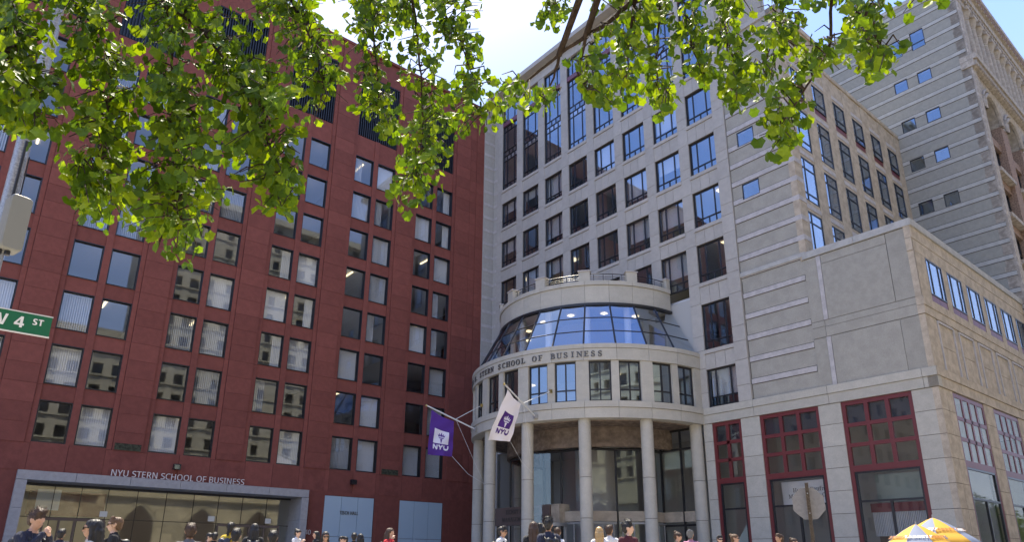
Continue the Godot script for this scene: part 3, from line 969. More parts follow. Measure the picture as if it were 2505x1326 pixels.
func build_wing():
	var b := thing("limestone_wing", "lower limestone corner block with crimson framed shop windows and blank panels", "building", Vector3(46, ground_y(-12.0), -12))
	var F := ["X", 37.0]
	var S := ["Z", -12.0]
	var gy := -1.5
	var L := func(): return M["drum%d" % rng.randi_range(0, 3)]
	# --- west face: ground storey piers of coursed blocks
	var wins := [[-24.98, -22.94, 2], [-21.7, -18.1, 3], [-16.86, -13.26, 3]]
	for w in wins:
		red_window(F, b, w[0], w[1], w[2], gy)
	for p in [[-25.6, -24.98], [-22.94, -21.7], [-18.1, -16.86], [-13.26, -12.0]]:
		fbox(F, b, "pier_core", p[0] + 0.02, p[1] - 0.03, gy, 8.3, -0.5, -0.03, M.joint)
		var y := gy
		for y1 in [0.13, 1.3, 2.48, 3.65, 4.84, 5.99, 7.18, 8.3]:
			fbox(F, b, "pier_block", p[0], p[1], y + 0.012, y1 - 0.012, -0.3, rng.randf_range(0.0, 0.008), L.call())
			y = y1
	# cornice courses, joints every bay
	for e in [[-25.6, -22.0], [-21.98, -17.45], [-17.43, -12.62], [-12.6, -11.94]]:
		fbox(F, b, "cornice_stone", e[0], e[1], 8.32, 8.85, -0.4, 0.05, L.call())
		fbox(F, b, "cornice_stone", e[0], e[1], 8.87, 9.3, -0.4, 0.1, L.call())
	# banded wall between the grid and the corner block
	fbox(F, b, "banded_wall", -21.95, -17.86, 9.3, 17.2, -0.5, -0.06, M.slab2)
	for i in 6:
		var y := 10.27 + i * 1.374
		fbox(F, b, "band", -21.95, -17.88, y, y + 0.3, -0.06, -0.015, M.lime_light)
		fbox(F, b, "band_joint", -21.95, -17.88, y - 0.045, y + 0.345, -0.06, -0.05, M.joint)
	fbox(F, b, "rough_ledge", -22.0, -17.7, 17.2, 17.48, -0.5, 0.05, M.grey_band)
	# big blank panels with a middle band
	fbox(F, b, "panel_core", -17.84, -12.02, 9.3, 17.0, -0.5, -0.04, M.joint)
	for q in [[-17.84, -17.12, 9.32, 12.06], [-17.84, -17.12, 13.07, 16.95], [-17.84, -17.1, 12.1, 12.7], [-17.84, -17.1, 12.72, 13.04], [-16.84, -13.22, 9.32, 12.06], [-16.84, -13.27, 13.07, 16.4], [-13.2, -12.0, 9.32, 12.06], [-13.24, -12.0, 13.07, 16.95], [-17.08, -12.0, 12.1, 12.66], [-17.08, -12.0, 12.68, 13.04], [-16.84, -13.27, 16.43, 16.95]]:
		fbox(F, b, "wall_panel", q[0], q[1], q[2], q[3], -0.1, rng.randf_range(-0.004, 0.006), M["slab%d" % rng.randi_range(0, 2)])
	for q in [[-17.1, -16.86, 9.32, 12.06], [-17.1, -16.86, 13.07, 16.95]]:
		fbox(F, b, "pale_strip", q[0], q[1], q[2], q[3], -0.1, 0.03, M.lime_light)
	for e in [[-17.86, -14.9], [-14.88, -11.95]]:
		fbox(F, b, "coping", e[0], e[1], 17.0, 17.4, -0.6, 0.08, M.grey_band)
	# --- street face
	var rw := [[38.7, 43.1], [44.6, 48.9], [50.5, 54.8]]
	for w in rw:
		red_window(S, b, w[0], w[1], 4, gy, 8.26)
	for p in [[37.0, 38.7], [43.1, 44.6], [48.9, 50.5], [54.8, 55.4]]:
		fbox(S, b, "pier_core", p[0] + 0.03, p[1] - 0.02, gy, 8.3, -0.5, -0.03, M.joint)
		var y := gy
		for y1 in [0.13, 1.3, 2.48, 3.65, 4.84, 5.99, 7.18, 8.3]:
			if p[0] == 37.0:
				fbox(S, b, "pier_block", 36.99, 37.85, y + 0.012, y1 - 0.012, -0.3, rng.randf_range(0.0, 0.008), M.lime_warm)
				fbox(S, b, "pier_block", 37.87, p[1], y + 0.012, y1 - 0.012, -0.3, rng.randf_range(0.0, 0.008), M.lime_warm)
			else:
				fbox(S, b, "pier_block", p[0], p[1], y + 0.012, y1 - 0.012, -0.3, rng.randf_range(0.0, 0.008), M.lime_warm)
			y = y1
	for i in 6:
		var u := 36.95 + i * 3.08
		fbox(S, b, "cornice_stone", u, u + 3.06, 8.32, 8.85, -0.4, 0.05, M.lime_warm)
		fbox(S, b, "cornice_stone", u, u + 3.06, 8.87, 9.3, -0.4, 0.1, M.lime_warm)
		fbox(S, b, "band_stone", u, u + 3.06, 12.1, 12.55, -0.3, 0.04, M.lime_warm)
		fbox(S, b, "band_stone", u, u + 3.06, 12.57, 13.02, -0.3, 0.07, M.lime_warm)
		fbox(S, b, "parapet_stone", u, u + 3.06, 15.6, 16.3, -0.3, 0.0, M.lime_warm)
		fbox(S, b, "parapet_stone", u, u + 3.06, 16.32, 17.0, -0.3, 0.02, M.lime_warm)
		fbox(S, b, "coping", u, u + 3.06, 17.02, 17.4, -0.6, 0.1, M.grey_band)
		# upper windows with plum panels
		var u0 := 38.42 + i * 2.93
		if i < 6:
			var o := window_node(S, b, "window", u0, 13.5, -0.03)
			put(o, "frame", frame_mesh("wingup", win_bars(2.21, 2.06, 0.07) + [[0.5, 0.56, 0, 2.0], [1.65, 1.71, 0, 2.0]], -0.06, 0.04), M.bronze)
			pane(o, 2.07, 1.92, M.glass_graze, 0.0, 0.07, 0.07)
			for c in 2:
				fbox(S, b, "plum_panel", u0 + c * 1.115, u0 + (c + 1) * 1.115 - 0.02, 13.05, 13.48, -0.3, -0.02, M.plum)
			fbox(S, b, "window_pier", u0 - 0.72 if i > 0 else 36.99, u0, 13.04, 15.58, -0.3, 0.0, M.lime_warm)
			# blank panels of the middle storey: raised light frame and a cross joint
			fbox(S, b, "blank_panel", u0 + 0.1, u0 + 2.1, 9.4, 10.65, -0.1, -0.02, M.lime_warm)
			fbox(S, b, "blank_panel", u0 + 0.1, u0 + 2.1, 10.68, 11.9, -0.1, -0.02, M.lime_warm)
			fbox(S, b, "panel_frame", u0 - 0.02, u0 + 0.09, 9.32, 12.0, -0.1, 0.05, M.lime_light)
			fbox(S, b, "panel_frame", u0 + 2.11, u0 + 2.22, 9.32, 12.0, -0.1, 0.05, M.lime_light)
			fbox(S, b, "panel_frame", u0 + 0.1, u0 + 2.1, 11.92, 12.03, -0.1, 0.05, M.lime_light)
			fbox(S, b, "wall_panel", u0 + 2.24, u0 + 2.9, 9.32, 12.07, -0.1, 0.0, M.lime_warm)
	fbox(S, b, "wall_panel", 36.99, 38.38, 9.32, 12.07, -0.3, 0.0, M.lime_warm)
	fbox(S, b, "wall_core", 37.05, 55.3, 9.3, 12.1, -0.5, -0.11, M.joint)
	# rooms
	fbox(F, b, "room_wall", -25.5, -12.4, gy, 17.0, -6.2, -6.0, M.wall_in)
	fbox(S, b, "room_wall", 43.0, 55.3, gy, 17.0, -6.2, -6.0, M.wall_in)
	box(b, "room_floor", Vector3(46.2, gy + 0.3, -15.2), Vector3(18, 0.2, 6.0), M.floor_in)
	box(b, "room_floor", Vector3(40.3, gy + 0.3, -20.5), Vector3(6, 0.2, 10.0), M.floor_in)
	box(b, "room_ceiling", Vector3(46.2, 8.6, -15.2), Vector3(18, 0.3, 5.8), M.ceil_in)
	box(b, "room_ceiling", Vector3(40.3, 8.55, -20.5), Vector3(5.8, 0.3, 9.9), M.ceil_in)
	box(b, "upper_floor", Vector3(46.2, 12.6, -15.2), Vector3(18, 0.3, 5.8), M.ceil_in)
	box(b, "wing_roof", Vector3(46.2, 16.7, -15.0), Vector3(18.2, 0.3, 5.6), M.grey_wall)
	box(b, "wing_roof", Vector3(40.0, 16.7, -20.0), Vector3(5.6, 0.3, 4.2), M.grey_wall)
	fbox(F, b, "shop_wall", -21.6, -18.2, 3.2, 4.5, -1.6, -1.5, M.white_in)
	fbox(F, b, "shop_wall", -16.7, -13.4, 3.15, 4.6, -2.6, -2.5, M.green_in)
	fbox(F, b, "valance", -16.6, -13.5, 2.55, 3.0, -1.3, -1.25, M.crimson)
	for i in 36:
		fbox(F, b, "curtain_fold", -16.55 + i * 0.084, -16.55 + i * 0.084 + 0.05, 1.35, 2.56, -1.36, -1.28, M.blind)
	fbox(F, b, "wood_wall", -16.8, -13.2, gy, 1.4, -2.4, -2.3, M.brown)
	box(b, "pendant_lamp", Vector3(38.4, 0.95, -14.9), Vector3(0.3, 0.3, 0.3), M.white_in)
	rod(b, "lamp_cord", Vector3(38.4, 1.1, -14.9), Vector3(38.4, 3.0, -14.9), 0.012, M.black)
	for q in [["Henry Kaufman", 4.0], ["Management Center", 3.66]]:
		var t := put(b, "lettering", text_mesh(q[0], 0.22, 0.01, true), M.letter_dark, Vector3(38.48, q[1], -19.75))
		t.rotation.y = -PI / 2
	for i in 8:
		# stair seen through the narrow window
		box(b, "stair_tread", Vector3(38.6, -0.3 + i * 0.34, -24.7 + i * 0.26), Vector3(1.1, 0.06, 0.3), M.white_in)
	var rl := box(b, "stair_glass", Vector3(38.0, 1.6, -23.8), Vector3(0.02, 0.7, 3.4), M.green_in)
	rl.rotation.x = -0.92
	# --- corner tower above: banded west wall, windowed street face
	var t := thing("limestone_upper_block", "banded limestone block set back above the corner wing roof", "building", Vector3(46, 12, -19.8))
	var C := ["X", 37.0]
	var N := ["Z", -17.6]
	var sh := []
	for y in [22.4, 26.3, 30.2]:
		sh.append([-21.27, -20.05, y, y + 1.12])
	holed(C, t, "banded_wall", -21.96, -17.62, 17.2, 35.0, -0.4, -0.02, sh, M.slab2)
	for i in 13:
		var y := 18.28 + i * 1.325
		holed(C, t, "band", -21.96, -17.6, y, y + 0.32, -0.02, 0.025, sh, M.lime_light)
		holed(C, t, "band_joint", -21.96, -17.6, y - 0.045, y + 0.365, -0.02, -0.005, sh, M.joint)
		fbox(N, t, "band", 36.98, 37.9, y, y + 0.32, -0.02, 0.025, M.lime_light)
	for h in sh:
		var o := window_node(C, t, "small_window", h[0], h[2], -0.06)
		put(o, "frame", frame_mesh("smallw", win_bars(1.22, 1.12, 0.06), -0.06, 0.04), M.bronze)
		pane(o, 1.1, 1.0, M.glass_cool, 0.0, 0.06, 0.06)
	fbox(C, t, "coping", -22.0, -17.5, 35.0, 35.4, -0.6, 0.1, M.lime0)
	# street face columns and windows
	var rws := [[17.3, 20.5], [21.3, 24.34], [25.15, 28.12], [29.3, 31.19]]
	for k in 7:
		var u0 := 37.9 + 2.95 * k
		fbox(N, t, "pier", u0 - 1.2 if k > 0 else 36.98, u0, 17.0, 33.0, -0.4, 0.0, M.lime_warm)
		if k == 6:
			continue
		for r in 4:
			var y0: float = rws[r][0]
			var y1: float = rws[r][1]
			var o := window_node(N, t, "window", u0, y0, -0.06)
			var hh := y1 - y0
			var bars := win_bars(1.75, hh, 0.07) + [[0.42, 0.48, 0.0, hh], [0.07, 1.7, 0.5, 0.56]]
			if r < 3:
				bars.append([0.07, 1.7, hh - 0.75, hh - 0.69])
			put(o, "frame", frame_mesh("north%.2f" % hh, bars, -0.06, 0.04), M.bronze)
			pane(o, 1.6, hh - 0.14, M.glass_graze, 0.0, 0.07, 0.07)
			var yn: float = rws[r + 1][0] if r < 3 else 33.0
			if r == 2:
				fbox(N, t, "red_panel", u0, u0 + 1.75, 28.85, 29.28, -0.35, -0.08, M.crimson)
				yn = 28.83
			fbox(N, t, "spandrel", u0, u0 + 1.75, y1 + 0.01, yn - 0.02, -0.4, -0.03, M.lime_warm)
			fbox(N, t, "spandrel_band", u0 - 0.02, u0 + 1.77, y1 + 0.2, y1 + 0.5, -0.1, 0.0, M.lime_light)
	fbox(N, t, "parapet", 43.0, 55.3, 33.0, 33.3, -0.6, 0.06, M.lime_warm)
	holed(N, t, "upper_wall", 36.98, 43.0, 33.0, 35.0, -0.4, 0.0, [[38.1, 40.2, 33.2, 34.5]], M.lime_warm)
	fbox(N, t, "loggia_roof", 37.2, 43.0, 34.7, 34.95, -3.0, -0.4, M.lime_warm)
	fbox(N, t, "loggia_back", 37.2, 43.0, 33.0, 34.7, -3.0, -2.8, M.lime_warm)
	fbox(N, t, "coping", 36.9, 43.1, 35.0, 35.4, -0.6, 0.1, M.lime_warm)
	fbox(N, t, "rear_wall", 37.4, 55.3, 17.0, 33.0, -4.3, -4.2, M.wall_in)
	for y in [16.9, 20.75, 24.6, 28.4, 32.6]:
		fbox(N, t, "floor_slab", 37.4, 55.3, y, y + 0.3, -4.2, -0.42, M.ceil_in)
	fbox(N, t, "roof", 37.0, 55.3, 32.95, 33.0, -4.4, -0.4, M.grey_wall)

func build_striped():
	var X := ["X", 55.4]
	var S := ["Z", -11.75]
	var b := thing("old_commercial_building", "tall grey building with pale striped party wall, arched windows and columned top", "building", Vector3(62, ground_y(-11.75), -14))
	var wh := []
	for q in [[-17.17, 37.09], [-15.38, 37.1], [-17.15, 33.35], [-15.32, 33.38], [-17.07, 29.75], [-15.28, 29.76], [-17.05, 25.9], [-15.25, 25.9], [-15.36, 40.35], [-17.15, 40.35]]:
		wh.append([q[0], q[0] + 1.03, q[1], q[1] + (1.7 if q[1] > 40 else 1.06)])
	holed(X, b, "party_wall", -34.0, -11.75, -1.5, 45.0, -0.5, 0.0, wh, M.grey_wall)
	fbox(X, b, "wall_cap", -34.0, -11.75, 45.0, 45.35, -0.5, 0.06, M.grey_band)
	for i in 30:
		var y := 44.3 - i * 1.252
		holed(X, b, "band", -34.0, -11.8, y, y + 0.30, 0.0, 0.03, wh, M.grey_band)
		holed(X, b, "band_joint", -34.0, -11.8, y - 0.045, y + 0.345, 0.0, 0.012, wh, M.joint)
	for h in wh:
		var hh: float = h[3] - h[2]
		var o := window_node(X, b, "small_window", h[0], h[2], -0.05)
		put(o, "frame", frame_mesh("stripew%.2f" % hh, win_bars(1.03, hh, 0.06) + ([[0.06, 0.97, 0.55, 0.62]] if hh > 1.2 else []), -0.06, 0.03), M.bronze)
		pane(o, 0.93, hh - 0.1, M.glass_cool, 0.0, 0.05, 0.05)
	fbox(X, b, "room_wall", -20.0, -12.4, 20.0, 44.9, -4.2, -4.0, M.wall_in)
	# street front
	var x1 := 78.0
	fbox(S, b, "corner_pier", 55.4, 56.3, -1.5, 42.93, -0.6, 0.12, M.orn)
	fbox(S, b, "attic_wall", 56.3, x1, 37.5, 42.93, -1.2, -0.7, M.orn)
	fbox(S, b, "frieze", 55.4, x1, 42.95, 43.9, -0.8, 0.15, M.orn)
	for i in 40:
		fbox(S, b, "dentil", 55.5 + i * 0.55, 55.8 + i * 0.55, 43.5, 43.85, 0.15, 0.32, M.orn)
	fbox(S, b, "cornice", 55.35, x1, 43.92, 44.6, -0.8, 0.4, M.orn)
	fbox(S, b, "cornice", 55.3, x1, 44.62, 45.3, -0.8, 0.6, M.orn)
	fbox(S, b, "cornice_top", 55.3, x1, 45.32, 45.75, -0.8, 0.68, M.orn)
	for i in 36:
		fbox(S, b, "bracket", 55.6 + i * 0.62, 55.85 + i * 0.62, 44.65, 45.2, 0.6, 0.66, M.orn_brick)
	# columns of the loggia
	for i in 14:
		var x := 57.5 + i * 1.45
		var col := part(b, "column", Vector3(x, 37.6, -11.9))
		var st := begin()
		lathe(st, Vector3.ZERO, [[0.42, 0.0], [0.42, 0.2], [0.33, 0.32], [0.34, 2.0], [0.29, 4.5]], 14)
		put(col, "shaft", st.commit(), M.orn)
		st = begin()
		lathe(st, Vector3.ZERO, [[0.29, 4.5], [0.34, 4.55], [0.31, 4.65], [0.40, 4.95], [0.50, 5.25], [0.52, 5.3]], 10)
		sbox(st, Vector3(-0.5, 5.3, -0.5), Vector3(0.5, 5.6, 0.5))
		put(col, "capital", st.commit(), M.orn)
		fbox(S, b, "loggia_window", x + 0.4, x + 1.05, 38.2, 42.4, -0.7, -0.66, M.bronze)
	fbox(S, b, "string_course", 55.3, x1, 36.55, 37.1, -0.6, 0.3, M.orn)
	fbox(S, b, "string_course", 55.3, x1, 37.12, 37.6, -0.6, 0.55, M.orn)
	for i in 60:
		fbox(S, b, "dentil", 55.4 + i * 0.37, 55.6 + i * 0.37, 36.6, 37.0, 0.3, 0.45, M.orn)
	# arched storey
	for i in 4:
		var cx := 58.6 + i * 5.0
		var st := begin()
		var n := 16
		var yc := 33.4
		# wall round the arch opening
		for k in n:
			var a0 := PI * k / n
			var a1 := PI * (k + 1) / n
			var p0: Vector3 = Vector3(cx + 1.7 * cos(a0), yc + 1.9 * sin(a0), -11.75) - base_of[b]
			var p1: Vector3 = Vector3(cx + 1.7 * cos(a1), yc + 1.9 * sin(a1), -11.75) - base_of[b]
			var q0: Vector3 = Vector3(clampf(cx + 4.0 * cos(a0), cx - 2.3, cx + 2.7), 36.5 if sin(a0) > 0.35 else yc + 8.0 * sin(a0), -11.75) - base_of[b]
			var q1: Vector3 = Vector3(clampf(cx + 4.0 * cos(a1), cx - 2.3, cx + 2.7), 36.5 if sin(a1) > 0.35 else yc + 8.0 * sin(a1), -11.75) - base_of[b]
			quad(st, p0, p1, q1, q0, Vector3.BACK)
			var dp := Vector3(0, 0, -0.7)
			quad(st, p0, p1, p1 + dp, p0 + dp, -Vector3(cos((a0 + a1) / 2), sin((a0 + a1) / 2), 0))
		put(b, "arch_wall", st.commit(), M.orn)
		# carved hood: two rings
		for rr in [[1.75, 0.16], [2.1, 0.12]]:
			var pts := []
			var rad := []
			for k in 21:
				var a := PI * k / 20
				pts.append(Vector3(cx + rr[0] * cos(a), yc + (rr[0] + 0.2) * sin(a), -11.68) - base_of[b])
				rad.append(rr[1])
			var s2 := begin()
			tube(s2, pts, rad, 6)
			put(b, "arch_moulding", s2.commit(), M.orn)
		fbox(S, b, "arch_pier", cx - 2.3, cx - 1.7, 20.0, 33.4, -0.7, 0.0, M.orn_brick)
		fbox(S, b, "arch_pier", cx + 1.7, cx + 2.7, 20.0, 33.4, -0.7, 0.0, M.orn_brick)
		fbox(S, b, "arch_glass", cx - 1.7, cx + 1.7, 32.2, 35.3, -0.7, -0.66, M.glass_cool)
		for y in [28.4, 24.6, 20.8]:
			var o := window_node(S, b, "window", cx - 1.6, y, -0.6)
			put(o, "frame", frame_mesh("oldwin", win_bars(3.2, 2.7, 0.14) + [[1.5, 1.7, 0, 2.6], [0.1, 3.1, 1.3, 1.42]], -0.1, 0.08), M.bronze)
			pane(o, 3.0, 2.5, M.glass_cool, 0.0, 0.1, 0.1)
			fbox(S, b, "stone_sill", cx - 1.75, cx + 1.75, y - 0.35, y - 0.02, -0.7, 0.15, M.orn)
			fbox(S, b, "brick_spandrel", cx - 1.7, cx + 1.7, y + 2.72, y + 3.42, -0.7, -0.3, M.orn_brick)
	fbox(S, b, "lower_wall", 55.4, x1, -1.5, 20.0, -0.7, 0.0, M.orn)
	fbox(S, b, "room_back", 56.3, x1, 20.0, 36.5, -4.4, -4.2, M.wall_in)
	fbox(S, b, "roof", 55.9, x1, 44.6, 44.9, -22.0, -0.8, M.grey_wall)
	box(b, "far_wall", Vector3(x1, 20, -23), Vector3(0.4, 49, 22), M.grey_wall)
	box(b, "rear_wall", Vector3(66, 20, -34), Vector3(22, 49, 0.4), M.grey_wall)

func build_behind():
	# the sunlit blocks across the street, seen only as reflections
	for q in [[-45.0, 21.0, 34.0, "sunlit tan stone block across the street, lower of the two"], [22.0, 92.0, 62.0, "tall sunlit tan stone block across the street with pointed arches"]]:
		var z := 26.0
		var x0: float = q[0]
		var x1: float = q[1]
		var H: float = q[2]
		var b := thing("opposite_building", q[3], "building", Vector3((x0 + x1) / 2, -EYE, z))
		box(b, "window_plane", Vector3((x0 + x1) / 2, H / 2 - 1, z + 0.7), Vector3(x1 - x0, H, 0.2), M.old_glass)
		box(b, "stone_base", Vector3((x0 + x1) / 2, 5.3, z + 0.1), Vector3(x1 - x0, 13.4, 1.0), M.tan)
		var n := int((x1 - x0) / 2.7)
		for i in n + 1:
			var x := x0 + (x1 - x0) * i / n
			box(b, "pier", Vector3(x, (H + 12) / 2, z + 0.3), Vector3(1.25 if i % 4 else 2.0, H - 12, 0.8), M.tan)
		for i in int((x1 - x0) / 9.5):
			# pointed arches in the base: flat dark plates painted as shaded openings
			var cx := x0 + 5.0 + i * 9.5
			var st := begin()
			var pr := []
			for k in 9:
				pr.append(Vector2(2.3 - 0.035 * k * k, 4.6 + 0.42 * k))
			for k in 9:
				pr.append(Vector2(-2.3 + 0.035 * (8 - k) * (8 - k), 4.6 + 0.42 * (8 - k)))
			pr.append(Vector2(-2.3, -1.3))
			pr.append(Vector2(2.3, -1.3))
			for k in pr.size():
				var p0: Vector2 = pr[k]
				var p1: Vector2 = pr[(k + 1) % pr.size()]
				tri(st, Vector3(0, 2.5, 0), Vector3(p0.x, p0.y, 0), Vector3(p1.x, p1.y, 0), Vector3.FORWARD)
			put(b, "arch_shade_plate", st.commit(), M.bark, Vector3(cx, 0, z - 0.46))
			for rr in [0.25, 0.7]:
				var pts := []
				var rad := []
				for k in 18:
					var v: Vector2 = pr[k]
					pts.append(Vector3(v.x + signf(v.x) * rr, v.y + rr * 0.6, 0))
					rad.append(0.14)
				var s2 := begin()
				tube(s2, pts, rad, 5)
				put(b, "arch_moulding", s2.commit(), M.tan, Vector3(cx, 0, z - 0.45))
		if x0 > 0:
			# coursed blocks of the base
			for i in 26:
				for j in 7:
					var w := 1.9 + 0.5 * ((i * 7 + j * 3) % 3)
					box(b, "base_block", Vector3(x0 - 12.0 + i * 2.6 + (j % 2) * 1.2, -0.4 + j * 1.75, z - 0.42), Vector3(w, 1.66, 0.05), M["tan%d" % ((i * 5 + j * 2) % 3)])
		box(b, "string_course", Vector3((x0 + x1) / 2, 9.6, z - 0.6), Vector3(x1 - x0, 0.6, 0.7), M.tan)
		var y := 12.0
		while y < H:
			box(b, "floor_band", Vector3((x0 + x1) / 2, y + 0.8, z + 0.33), Vector3(x1 - x0 + 1.5, 1.5, 0.7), M.tan0)
			box(b, "sill_course", Vector3((x0 + x1) / 2, y + 1.6, z - 0.1), Vector3(x1 - x0 + 1.5, 0.22, 0.4), M.tan2)
			y += 3.5
		box(b, "cornice", Vector3((x0 + x1) / 2, H, z), Vector3(x1 - x0 + 2, 1.2, 2.0), M.tan)
		box(b, "body", Vector3((x0 + x1) / 2, H / 2 - 1, z + 8), Vector3(x1 - x0, H, 14), M.tan)
	# brick neighbour further along the plaza, which the limestone wing mirrors
	var nb := thing("brick_neighbour", "brown brick block beside the red stone office block", "building", Vector3(-36, 0, -48))
	var NF := ["Z", -48.0]
	fbox(NF, nb, "window_plane", -62.0, -10.6, -0.5, 38.0, -0.6, -0.4, M.old_glass)
	for i in 14:
		fbox(NF, nb, "pier", -62.0 + i * 3.9, -60.0 + i * 3.9 if i < 13 else -10.6, -0.5, 38.0, -0.4, 0.0, M.orn_brick)
	for i in 11:
		fbox(NF, nb, "floor_band", -62.0, -10.6, -0.5 + i * 3.7, 1.2 + i * 3.7, -0.38, -0.02, M.orn_brick)
	fbox(NF, nb, "body", -62.0, -10.6, -0.5, 38.0, -14.0, -0.7, M.orn_brick)
# ---------- flags ----------
func stroke(st: SurfaceTool, f: Callable, pts: Array, w: float, lift: float):
	# flat stroke of width w along pts in flag coordinates (s across, t down), laid on the cloth
	for i in pts.size() - 1:
		var a: Vector2 = pts[i]
		var b: Vector2 = pts[i + 1]
		var n := (b - a).orthogonal().normalized() * w / 2
		poly_on(st, f, [a + n, b + n, b - n, a - n], lift)
func poly_on(st: SurfaceTool, f: Callable, poly: Array, lift: float):
	var c := Vector2.ZERO
	for p in poly:
		c += p
	c /= poly.size()
	for i in poly.size():
		var a: Vector3 = f.call(c, lift)
		var b: Vector3 = f.call(poly[i], lift)
		var d: Vector3 = f.call(poly[(i + 1) % poly.size()], lift)
		var n := (b - a).cross(d - a).normalized()
		var toward: Vector3 = f.call(c, lift + 0.1) - a
		if n.dot(toward) < 0:
			n = -n
		tri(st, a, b, d, n)
func flame(c: Vector2, h: float, w: float, lean: float) -> Array:
	return [c, c + Vector2(-w, -h * 0.35), c + Vector2(-w * 0.7 + lean * 0.5, -h * 0.7), c + Vector2(lean, -h), c + Vector2(w * 0.8 + lean * 0.3, -h * 0.6), c + Vector2(w, -h * 0.3)]
func build_flag(called: String, label: String, base: Vector3, tip: Vector3, brace: Vector3, fr0: float, fr1: float, bl: Vector3, br: Vector3, cloth: Color, ink: Color, box_col: Color, mark: Color, sw: float, cord_end: Vector3):
	var b := thing(called, label, "flag", base, "school flags on angled poles")
	var pole := base.lerp(tip, 1.0)
	rod(b, "pole", base, pole, 0.05, M.white_metal)
	var st0 := begin()
	lathe(st0, Vector3.ZERO, [[0.0, -0.08], [0.06, -0.05], [0.08, 0.0], [0.06, 0.05], [0.0, 0.08]], 10)
	put(b, "finial", st0.commit(), M.gold, tip)
	rod(b, "brace", base.lerp(tip, 0.42), brace, 0.022, M.white_metal)
	box(b, "bracket", base, Vector3(0.25, 0.25, 0.25), M.galv)
	box(b, "bracket", brace, Vector3(0.14, 0.2, 0.14), M.gold)
	var tl := base.lerp(tip, fr0) + Vector3(0, -0.12, 0)
	var tr := base.lerp(tip, fr1) + Vector3(0, -0.16, 0)
	var nrm := (tr - tl).cross(bl - tl).normalized()
	if nrm.dot(-tl) < 0:
		nrm = -nrm
	var surf := func(p: Vector2, lift: float) -> Vector3:
		var top := tl.lerp(tr, p.x) + Vector3(0, -0.10 * sin(PI * p.x), 0)
		var bot := bl.lerp(br, p.x)
		var q := top.lerp(bot, p.y)
		var wv := 0.05 * sin(p.x * 9.0 + p.y * 3.0) * p.y + 0.06 * sin(p.x * 4.0 - p.y * 5.0 + 1.0) * p.y + 0.03 * sin((p.x * 0.7 + p.y) * 14.0)
		return q + nrm * (wv + lift) - b.position + Vector3(0, EYE, 0)
	var N := 16
	var st := begin()
	st.set_smooth_group(0)
	for i in N:
		for j in N:
			var c := Vector2(i, j) / N
			var e := 1.0 / N
			var v := [surf.call(c, 0.0), surf.call(c + Vector2(e, 0), 0.0), surf.call(c + Vector2(e, e), 0.0), surf.call(c + Vector2(0, e), 0.0)]
			for q in [0, 1, 2, 0, 2, 3]:
				st.add_vertex(v[q])
	st.generate_normals()
	var cm := plain(cloth, 0.8)
	cm.backlight_enabled = true
	cm.backlight = Color(cloth.r, cloth.g, cloth.b) * 0.6
	cm.cull_mode = BaseMaterial3D.CULL_DISABLED
	put(b, "cloth", st.commit(), cm)
	# emblem: square with a torch, letters below
	var sq := begin()
	var n2 := 8
	var e0 := Vector2(0.5 - sw / 2, 0.36)
	var e1 := Vector2(0.5 + sw / 2, 0.70)
	for i in n2:
		for j in n2:
			var lo := e0 + (e1 - e0) * Vector2(i, j) / n2
			var hi := e0 + (e1 - e0) * Vector2(i + 1, j + 1) / n2
			for s in [0.012, -0.012]:
				poly_on(sq, surf, [lo, Vector2(hi.x, lo.y), hi, Vector2(lo.x, hi.y)], s)
	put(b, "emblem_square", sq.commit(), plain(box_col, 0.8))
	var to := begin()
	for s in [0.022, -0.022]:
		var c := Vector2(0.5, 0.53)
		for fl in [[0.0, 0.13, 0.032, 0.012], [-0.055, 0.10, 0.028, -0.03], [0.055, 0.10, 0.028, 0.035], [-0.10, 0.07, 0.024, -0.05], [0.10, 0.07, 0.024, 0.05]]:
			poly_on(to, surf, flame(c + Vector2(fl[0], 0.005), fl[1], fl[2], fl[3]), s)
		poly_on(to, surf, [c + Vector2(-0.11, 0.015), c + Vector2(0.11, 0.015), c + Vector2(0.07, 0.04), c + Vector2(-0.07, 0.04)], s)
		poly_on(to, surf, [c + Vector2(-0.04, 0.05), c + Vector2(0.04, 0.05), c + Vector2(0.008, 0.155), c + Vector2(-0.008, 0.155)], s)
	put(b, "torch", to.commit(), plain(mark, 0.8))
	var le := begin()
	for s in [0.016, -0.016]:
		var y0 := 0.735
		var y1 := 0.845
		var x := 0.5 - sw / 2
		var lw := sw * 0.27
		stroke(le, surf, [Vector2(x + 0.02, y1), Vector2(x + 0.02, y0)], 0.045, s)
		stroke(le, surf, [Vector2(x + 0.02, y0), Vector2(x + lw, y1)], 0.045, s)
		stroke(le, surf, [Vector2(x + lw, y1), Vector2(x + lw, y0)], 0.045, s)
		var x2 := x + sw * 0.36
		stroke(le, surf, [Vector2(x2, y0), Vector2(x2 + lw / 2, (y0 + y1) / 2)], 0.045, s)
		stroke(le, surf, [Vector2(x2 + lw, y0), Vector2(x2 + lw / 2, (y0 + y1) / 2)], 0.045, s)
		stroke(le, surf, [Vector2(x2 + lw / 2, (y0 + y1) / 2 - 0.01), Vector2(x2 + lw / 2, y1)], 0.045, s)
		var x3 := x + sw * 0.72
		stroke(le, surf, [Vector2(x3, y0), Vector2(x3, y1 - 0.035), Vector2(x3 + lw * 0.25, y1 - 0.008), Vector2(x3 + lw * 0.75, y1 - 0.008), Vector2(x3 + lw, y1 - 0.035), Vector2(x3 + lw, y0)], 0.045, s)
	put(b, "letters", le.commit(), plain(ink, 0.8))
	# halyard
	var st2 := begin()
	var mid := (br + cord_end) * 0.5 + Vector3(0, -0.25, 0)
	tube(st2, [br - base, mid - base, cord_end - base], [0.012, 0.012, 0.012], 4)
	var top := base.lerp(tip, 0.4)
